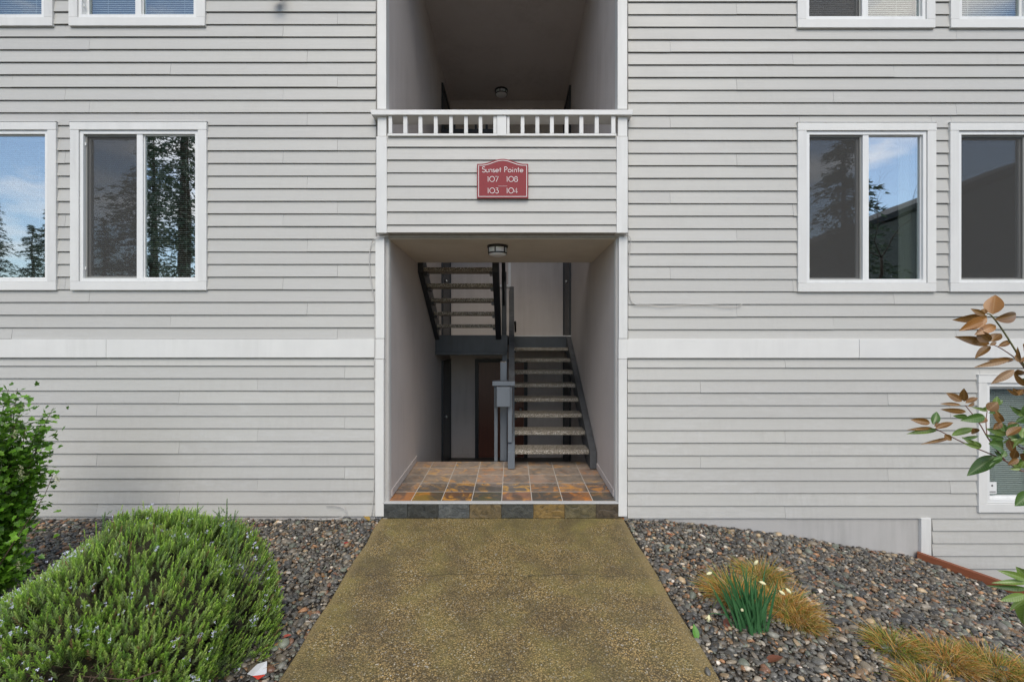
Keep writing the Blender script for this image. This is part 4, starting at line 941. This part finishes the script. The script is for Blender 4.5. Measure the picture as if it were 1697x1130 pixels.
def rhodo():
    base = Vector((3.55, -2.2, -.55)); base.z = ground_z(3.55, -2.2)
    root = empty('rhododendron', base, label='large leaved shrub with bronze and green leaves reaching in from the right edge', cat='shrub')
    meshes = {}
    def getm(kind, L_, W_):
        key = (kind, round(L_, 2), round(W_, 2))
        if key not in meshes: meshes[key] = big_leaf_mesh('leaf', key[1], key[2], random.uniform(.15, .6), random.uniform(.05, .4), dict(g=MG, y=MY, b=MBr, o=MO)[kind])
        return meshes[key]
    D0 = 2.55
    def leaf(px0, py0, px1, py1, wpx, kind, D=D0, dd=0.0, roll=0.0):
        a = PX(px0, py0, D); b = PX(px1, py1, D+dd); d = (b-a); Ln = d.length; d.normalize()
        W_ = max(.012, wpx*D/FPX)
        view = (Vector((0, -CD, CH))-a).normalized(); nrm = (view-d*view.dot(d)).normalized(); nrm = Matrix.Rotation(roll, 3, d) @ nrm
        if nrm.z < 0 and kind in 'gy' and False: nrm = -nrm
        x = d.cross(nrm).normalized(); R = Matrix((x, d, nrm)).transposed().to_4x4()
        o = bpy.data.objects.new('leaf', getm(kind, Ln, W_)); COL.objects.link(o); o.parent = root
        s = Ln/round(Ln, 2); o.matrix_local = Matrix.Translation(a-base) @ R @ Matrix.Scale(s, 4)
    def stem(pts, r0, r1, mat):
        P = [PX(a, b, D)-base for a, b, D in pts]; Q = []
        for i in range(len(P)-1):
            p0, p1, p2, p3 = P[max(i-1, 0)], P[i], P[i+1], P[min(i+2, len(P)-1)]
            for k in range(4):
                t = k/4; Q.append(.5*((2*p1)+(-p0+p2)*t+(2*p0-5*p1+4*p2-p3)*t*t+(-p0+3*p1-3*p2+p3)*t**3))
        Q.append(P[-1]); n = len(Q); MB().tube(Q, [r0+(r1-r0)*i/(n-1) for i in range(n)], 8).build('branch', mat, root, smooth=True)
    gm = Mat('green_stem'); gm.col(gm.mix(gm.noise(gm.co(), 40, 3), (.10, .12, .04), (.17, .15, .06))); gm.rough(.5)
    pk = Mat('reddish_stem'); pk.col((.20, .09, .07)); pk.rough(.5)
    bD = (3.55*FPX/(2.55)+848.5)
    stem([(1745, 1080, 2.37), (1770, 900, 2.45), (1750, 760, 2.5), (1725, 650, 2.55)], .012, .007, M['twig'])
    stem([(1756, 775, 2.5), (1700, 782, D0), (1660, 760, D0), (1600, 735, D0), (1550, 710, D0)], .0045, .0026, pk.m)
    stem([(1665, 762, D0), (1640, 730, D0-.02), (1622, 700, D0-.03), (1600, 672, D0-.03)], .0038, .0022, pk.m)
    stem([(1636, 725, D0-.02), (1634, 700, D0), (1636, 680, D0)], .0025, .0018, pk.m)
    stem([(1750, 740, 2.5), (1700, 745, D0+.05), (1668, 722, D0+.05)], .0045, .0025, pk.m)
    stem([(1728, 670, 2.52), (1705, 620, D0), (1670, 560, D0), (1645, 525, D0), (1636, 520, D0)], .0055, .003, gm.m)
    stem([(1706, 625, D0), (1690, 600, D0+.02), (1660, 578, D0+.03), (1642, 570, D0+.03)], .0035, .0022, pk.m)
    stem([(1772, 930, 2.42), (1730, 970, D0), (1700, 985, D0)], .005, .003, gm.m)
    Lf = [  # base -> tip in photo pixels, width, kind
     (1645,521,1649,486,22,'o'),(1648,529,1700,522,17,'b'),(1636,524,1586,532,15,'b'),(1636,527,1593,547,17,'o'),(1634,531,1597,546,8,'o'),
     (1632,523,1611,512,10,'b'),(1629,522,1632,510,9,'b'),(1650,539,1622,551,15,'o'),(1641,566,1619,549,17,'b'),(1643,566,1659,550,14,'b'),
     (1640,570,1595,560,14,'b'),(1641,573,1617,590,12,'b'),(1654,574,1682,563,10,'b'),(1640,572,1654,566,7,'b'),(1672,597,1623,606,9,'b'),(1680,596,1648,596,8,'b'),
     (1681,613,1647,634,13,'b'),(1686,612,1697,625,16,'b'),(1695,570,1712,580,12,'b'),(1690,628,1722,640,14,'g'),(1698,585,1720,560,14,'b'),(1705,640,1735,655,18,'g'),
     (1598,665,1597,644,11,'b'),(1594,665,1569,651,13,'b'),(1600,668,1624,655,9,'b'),(1592,671,1561,668,7,'b'),(1601,682,1566,680,10,'b'),
     (1604,673,1622,666,5,'b'),(1637,680,1654,666,14,'b'),(1636,681,1617,675,7,'y'),(1603,690,1583,690,9,'g'),(1632,690,1600,696,14,'g'),(1634,692,1625,700,9,'b'),
     (1638,684,1668,681,5,'g'),(1546,703,1556,681,13,'g'),(1541,701,1513,695,11,'b'),(1548,706,1563,698,9,'b'),(1545,709,1511,711,5,'b'),(1553,712,1512,716,9,'y'),
     (1550,710,1583,697,8,'b'),(1577,722,1618,707,13,'y'),(1565,720,1577,730,10,'b'),(1575,725,1537,735,7,'b'),(1612,709,1621,722,11,'b'),(1594,726,1629,724,6,'g'),
     (1638,735,1678,742,24,'g'),(1649,756,1606,785,20,'g'),(1668,720,1640,712,12,'y'),(1668,718,1690,702,14,'g'),(1668,722,1694,703,12,'b'),(1670,724,1700,714,16,'g'),
     (1664,728,1636,722,10,'g'),(1672,728,1680,752,11,'b'),(1684,745,1678,762,12,'b'),(1690,735,1712,730,16,'g'),(1665,715,1660,700,8,'g'),(1690,700,1715,690,14,'g'),
     (1688,760,1672,770,10,'b'),(1690,752,1720,765,14,'b'),(1695,750,1722,742,20,'g'),(1710,815,1683,838,20,'g'),(1700,690,1680,680,10,'y'),
     (1684,700,1672,712,12,'b'),(1700,960,1668,947,12,'y'),(1702,955,1685,940,16,'y'),(1704,965,1660,962,9,'y'),(1700,985,1660,995,12,'y'),(1702,990,1672,1008,10,'y'),(1703,985,1690,1040,20,'y'),
     (1702,975,1658,975,8,'g'),(1705,1000,1715,1050,18,'y'),(1700,640,1680,620,10,'b'),(1722,600,1740,570,20,'b'),(1735,700,1770,690,24,'g'),(1740,760,1780,780,26,'g')]
    rr_ = random.Random(9)
    for (cx, cy, n, k) in ((1688, 655, 4, 'b'), (1700, 690, 5, 'g'), (1692, 775, 5, 'y'), (1660, 757, 4, 'g'), (1625, 742, 3, 'y'), (1690, 600, 4, 'b'), (1660, 700, 4, 'b'), (1650, 672, 3, 'y'), (1694, 725, 4, 'y')):
        for _ in range(n):
            a = rr_.uniform(2.0, 5.6); l_ = rr_.uniform(14, 30); Lf.append((cx, cy, cx+math.cos(a)*l_, cy+math.sin(a)*l_*.8, rr_.uniform(6, 11), k))
    for i, q in enumerate(Lf):
        r = random.Random(i); leaf(*q, D=D0+r.uniform(-.07, .05), dd=r.uniform(-.025, .025), roll=r.uniform(-.35, .35))
rhodo()

def G(px, py):      # point of the ground seen at a photo pixel
    D = 2.0
    for _ in range(60):
        p = PX(px, py, D); e = p.z-ground_z(p.x, p.y); D += e*1.2
        if abs(e) < 1e-4: break
    return p
# daffodils and dry grass
def blade(vs, fs, cs, p, d, L_, w, bend, c, n=4, side=None):
    d = d/np.linalg.norm(d); s = np.cross(d, [rng.normal(0, .5), -1, .1]) if side is None else side; s = s/np.linalg.norm(s); k = len(vs)
    for i in range(n+1):
        t = i/n; q = p+d*L_*t+bend*L_*t*t; ww = w*(1-t**3)*.5+.0002
        vs.extend([q-s*ww, q+s*ww]); cc = c*(.65+.5*t); cs.extend([cc, cc])
    for i in range(n): fs.append((k+2*i, k+2*i+1, k+2*i+3, k+2*i+2))
def daffodils():
    px0 = G(1242, 1044); x0, y0 = px0.x, px0.y; gz = ground_z(x0, y0)+.01
    root = empty('daffodil_clump', (x0, y0, gz), label='clump of blue green daffodil leaves with drooping cream buds in the right gravel bed', cat='daffodils')
    md = leafmat('daffodil_leaf', (.035, .125, .045), (.07, .20, .07), .42, .15)
    for i in range(72):
        bx, by = rng.normal(0, .048), rng.normal(0, .035); L_ = rng.uniform(.22, .44); lean = rng.normal(0, .20)+bx*2.4-.06
        vs, fs, cs = [], [], []; blade(vs, fs, cs, np.array([bx, by, -.01]), np.array([lean, rng.normal(-.02, .16)+by*2, 1]), L_, rng.uniform(.012, .017), np.array([lean*.25, 0, -.02]), np.array((1., 1, 1)), 6)
        npmesh('leaf', vs, fs, md, None, root, smooth=True)
    cream = Mat('cream_petal'); cream.col(cream.mix(cream.noise(cream.co(), 60, 3), (.72, .66, .30), (.80, .76, .52))); cream.rough(.5)
    def at(px, py, D): return PX(px, py, D)-root.location
    D = px0.y+CD-.06
    for (bx, by, tx, ty, ang) in ((1222, 1000, 1180, 948, 190), (1240, 1000, 1249, 936, 60), (1245, 1000, 1258, 963, -20), (1262, 1000, 1291, 978, -35), (1262, 1000, 1302, 974, -45), (1225, 1020, 1175, 1018, 255), (1226, 1020, 1232, 1009, 200)):
        a = at(bx, by+30, px0.y+CD); t = at(tx, ty, D); mid = (a+t)/2+Vector((0, 0, .05))
        P = [a, (a*.5+mid*.5)+Vector((0, 0, .03)), mid+Vector((0, 0, .015)), t*.8+mid*.2+Vector((0, 0, .012)), t]
        st = MB().tube(P, .0022, 6).build('flower_stem', md, root, smooth=True)
        L_ = .042 if tx not in (1232,) else .02; dv = Vector((math.cos(math.radians(ang)), -.25, math.sin(math.radians(ang)))).normalized()
        o = MB().lathe([(0, 0), (.004, .002), (.0095, L_*.35), (.010, L_*.55), (.007, L_*.85), (.0012, L_)], 10).build('flower_bud', cream.m, root, smooth=True)
        o.location = t; o.rotation_euler = dv.to_track_quat('Z', 'Y').to_euler()
        if tx == 1175:
            vs, fs, cs = [], [], []
            for k in range(6):
                an = k*1.05; blade(vs, fs, cs, np.array([0, 0, .01]), np.array([math.cos(an)*.8, math.sin(an)*.8, .55]), .030, .013, np.array([0, 0, .1]), np.array((1., 1, 1)), 4, side=np.array([-math.sin(an), math.cos(an), 0]))
            pt = npmesh('petals', vs, fs, cream.m, None, o)
daffodils()
M['straw'] = leafmat('dry_grass', 0, 0, .7, .2, 'tint', .2)
def tuft(label, clumps, n, name='dry_grass_clump'):
    c0 = clumps[0]; root = empty(name, (c0[0], c0[1], ground_z(c0[0], c0[1])), label=label, cat='grass clump', group='dry grass clumps')
    vs, fs, cs = [], [], []; W = sum(c[2]**2 for c in clumps)
    pal = [np.array(x) for x in ((.62, .31, .075), (.70, .38, .10), (.46, .19, .04), (.66, .48, .23), (.20, .26, .045), (.28, .32, .06), (.48, .34, .12))]
    for (cx, cy, r, h, green) in clumps:
        for i in range(int(n*r*r/W)):
            a = rng.uniform(0, 6.283); rr = r*math.sqrt(rng.random())*.75; x, y = cx+rr*math.cos(a), cy+rr*math.sin(a)
            hh = h*rng.uniform(.3, 1.25)*(1-.35*(rr/r)**2); out = .35+.9*rr/r; g = rng.random() < green
            col = pal[rng.choice([4, 5])] if g else pal[rng.choice([0, 1, 2, 3, 6])]; lying = rng.random() < .22
            d = np.array([math.cos(a)*out+rng.normal(0, .6), math.sin(a)*out+rng.normal(0, .6), .2 if lying else rng.uniform(.5, 1.8)])
            p = np.array([x, y, ground_z(x, y)+rng.uniform(0, .03)]); blade(vs, fs, cs, p, d, hh, rng.uniform(.0016, .0034), np.array([math.cos(a)*.25, math.sin(a)*.25, -rng.uniform(.15, .75)]), col*rng.uniform(.7, 1.2), 4)
    npmesh('blades', vs, fs, M['straw'], cs, root, loc=root.location)
a1, a2, a3, a4 = G(1225, 992), G(1300, 1010), G(1325, 1035), G(1265, 965)
tuft('tawny dry grass tuft around the daffodils', [(a1.x-.04, a1.y, .18, .23, .40), (a2.x, a2.y, .20, .19, .25), (a3.x, a3.y, .13, .15, .35), (a4.x, a4.y+.03, .15, .20, .45)], 5600)
b1, b2, b3, b4 = G(1480, 1078), G(1565, 1098), G(1650, 1115), G(1540, 1145)
tuft('low sprawling dry grass at the bottom right corner', [(b1.x, b1.y, .15, .17, .60), (b2.x, b2.y, .19, .16, .25), (b3.x, b3.y, .21, .16, .45), (b4.x, b4.y, .17, .14, .3), (b3.x+.25, b3.y-.08, .2, .16, .4)], 6200)

# fallen leaves and litter
def fallen(px, py, size, c, label, rot=0, cat='leaf', curl=.25, lift=.02, tilt=.3):
    p = G(px, py); z = ground_z(p.x, p.y)+lift
    m = Mat('fallen_leaf'); m.col(m.mix(m.noise(m.co(), 60, 3), tuple(x*.75 for x in c), c)); m.rough(.5)
    me = big_leaf_mesh('fallen_leaf', size, size*.5, curl, .15, m.m); o = bpy.data.objects.new('fallen_leaf', me); COL.objects.link(o)
    o.location = (p.x, p.y, z); o.rotation_euler = (tilt, 0, rot); tag(o, label, cat)
fallen(1155, 1064, .085, (.10, .26, .03), 'fresh green fallen leaf standing at the right path edge', .1, tilt=1.2, lift=.015)
fallen(466, 1062, .06, (.45, .09, .06), 'pink red fallen leaf right of the rosemary bush', -1.3)
fallen(568, 904, .075, (.38, .01, .015), 'bright red leaf on the left gravel near the path', -1.5, tilt=.1)
fallen(612, 866, .10, (.38, .24, .05), 'yellow dry leaf at the foot of the left entry post', .9, tilt=.5)
fallen(1115, 890, .06, (.42, .13, .05), 'orange leaf on the upper right gravel', 1.2)
fallen(1034, 864, .06, (.40, .16, .06), 'orange brown leaf at the foot of the right entry post', .4)
fallen(1205, 1045, .09, (.16, .05, .03), 'dark red brown leaf in front of the daffodils', -.4)
fallen(1270, 1102, .11, (.17, .06, .03), 'curled brown leaf on gravel below the daffodils', -1.4)
fallen(1500, 922, .09, (.40, .20, .09), 'tan leaf against the foundation by the timber edging', 1.4)
fallen(1555, 935, .08, (.38, .17, .09), 'tan leaf lying beside the timber edging', -1.2)
fallen(222, 1014, .05, (.30, .12, .05), 'brown leaf caught on the rosemary bush', .4, lift=.43)
p = G(424, 1122); r = empty('litter', (p.x, p.y, p.z+.02), label='crumpled white and red paper scrap at the bottom by the bush', cat='litter')
ml = Mat('white_paper'); ml.col((.6, .61, .63)); mr_ = Mat('red_paper'); mr_.col((.55, .05, .03))
MB().add([(-.05, 0, 0), (0, -.03, .01), (.06, .0, .0), (.03, .06, .03), (-.02, .05, .02)], [(0, 1, 4), (1, 3, 4), (1, 2, 3)]).build('white_part', ml.m, r, flip=False)
MB().add([(.0, -.035, .015), (.04, -.05, .005), (.065, -.01, .005)], [(0, 1, 2)]).build('red_part', mr_.m, r, flip=False)

# ------------------------------------------------------------------ what stands across the street: seen in the panes
def conifer(x, y, h, r, seed, label):
    R = np.random.default_rng(seed); gz = ground_z(x, y); root = empty('conifer', (x, y, gz), label=label, cat='tree')
    MB().tube([(0, 0, 0), (.05, 0, h*.5), (0, 0, h)], [h*.022, h*.014, .02], 8).build('trunk', M['twig'], root, smooth=True)
    vs, fs, cs = [], [], []
    nb_ = int(h*17)
    for i in range(nb_):
        t = R.random()**.8; z = h*(.10+.9*t); L_ = r*(1-t)**.75*R.uniform(.55, 1.15)+.15; a = R.uniform(0, 6.283); d = np.array([math.cos(a), math.sin(a), 0]); s = np.array([-d[1], d[0], 0])
        for j in range(int(12+L_*16)):
            u = R.random(); q = d*L_*u+np.array([0, 0, z-.35*L_*u*u+.1*u])+s*R.normal(0, .12*L_*(1-u*.6))+R.normal(0, .05, 3)
            w = R.uniform(.07, .16); e = d*R.uniform(.5, 1)+s*R.normal(0, .6)+np.array([0, 0, R.normal(-.25, .3)]); e = e/np.linalg.norm(e)*w*1.9; g = np.cross(e, R.normal(0, 1, 3)); g = g/np.linalg.norm(g)*w*.35
            k = len(vs); vs.extend([q-g, q+g, q+e]); fs.append((k, k+1, k+2)); c = np.array((.09, .125, .07))*R.uniform(.5, 1.6); cs.extend([c]*3)
    npmesh('crown', vs, fs, M['needle'], cs, root)
conifer(-14.5, -15.5, 15.5, 4.6, 1, 'tall dark conifer across the street reflected in the left window')
conifer(-19.0, -19.5, 13.0, 4.2, 2, 'broad dark conifer further left across the street')
conifer(13.2, -13.5, 10.6, 2.9, 3, 'conifer across the street reflected in the right window screen')
for i, (x, y, h) in enumerate(((-43.5, -38, 14.2), (-46, -39, 13.2), (-48.6, -38, 15.6), (-51, -40, 13), (-41, -41, 14), (-54, -39, 14), (40, -38, 14), (34, -40, 12), (46, -38, 15))):
    conifer(x, y, h, 2.9, 20+i, ['slim', 'bushy', 'tall', 'short', 'dense', 'ragged', 'pointed', 'sparse', 'old'][i]+' conifer in the far tree line behind the viewer')
def bare_tree(x, y, h):
    root = empty('bare_tree', (x, y, ground_z(x, y)), label='leafless tree across the street with thin twisting twigs', cat='tree'); R = random.Random(5); q = MB()
    def grow(p, d, L_, r, lev):
        pts = [p]; rr = [r]
        for i in range(4): d = (d+Vector((R.gauss(0, .16), R.gauss(0, .16), R.gauss(.02, .1)))).normalized(); p = p+d*L_/4; pts.append(p); rr.append(r*(1-.13*(i+1)))
        q.tube(pts, rr, 6 if lev < 2 else 4)
        if lev < 5:
            for k in range(3): e = (d+Vector((R.gauss(0, .55), R.gauss(0, .55), R.gauss(.05, .35)))).normalized(); grow(pts[R.randint(2, 4)], e, L_*R.uniform(.55, .8), rr[-1]*.62, lev+1)
    grow(Vector((0, 0, 0)), Vector((0, 0, 1)), h*.38, h*.02, 0); q.build('branches', M['twig'], root, smooth=True, flip=False)
bare_tree(14.5, -11.5, 11.5)
def house():
    r = empty('neighbour_house', (30, -24, ground_z(30, -24)), label='dark roofed neighbouring house across the street reflected in the right windows', cat='house')
    mw = Mat('house_wall'); mw.col((.10, .105, .08)); mr = Mat('house_roof'); mr.col((.045, .045, .045)); mr.rough(.9)
    MB().prismxz([(-14, 0), (14, 0), (14, 8.3), (2, 12.8), (-14, 6.9)], -4, 5).build('wall', mw.m, r)
    MB().prismxz([(-15.2, 6.6), (2, 13.1), (15, 8.2), (15, 8.45), (2, 13.4), (-15.2, 6.85)], -4.6, 5.6).build('roof', mr.m, r)
    for k, x in enumerate((-9, -3, 3, 9)):
        f = box('window', (x-.9, x+.9, 5.0, 5.06, 3.2, 4.8), M['vinyl'], r); box('pane', (x-.8, x+.8, 5.061, 5.08, 3.3, 4.7), M['room'], f)
house()

# fine dead leaf bits and twigs on the beds
def litter_bits():
    vs, fs, cs = [], [], []; pal = [np.array(x) for x in ((.30, .15, .05), (.22, .10, .04), (.42, .26, .11), (.16, .09, .04), (.36, .30, .14))]
    n = 0
    while n < 420:
        x, y = rng.uniform(-4.6, 4.6), rng.uniform(-2.7, -.03); D = y+CD
        if D < 2.1 or abs(x) > D*1.2 or path_l(y)-.01 < x < path_r(y)+.01 or x > edge_x(y)-.05: continue
        n += 1; z = ground_z(x, y)+.020; c = pal[rng.integers(5)]*rng.uniform(.7, 1.2); a = rng.uniform(0, 6.28); d = np.array([math.cos(a), math.sin(a), rng.normal(0, .25)]); w = np.array([-d[1], d[0], rng.normal(0, .3)])
        L_, W_ = (rng.uniform(.012, .035), rng.uniform(.004, .010)) if rng.random() < .6 else (rng.uniform(.04, .12), .0012); p = np.array([x, y, z]); k = len(vs)
        vs.extend([p-d*L_, p+w*W_+np.array([0, 0, .003]), p+d*L_, p-w*W_]); fs.append((k, k+1, k+2, k+3)); cs.extend([c]*4)
    npmesh('leaf_litter', vs, fs, M['straw'], cs, None, kind='stuff', label='brown leaf bits and small twigs scattered over the gravel', cat='leaf litter')
litter_bits()
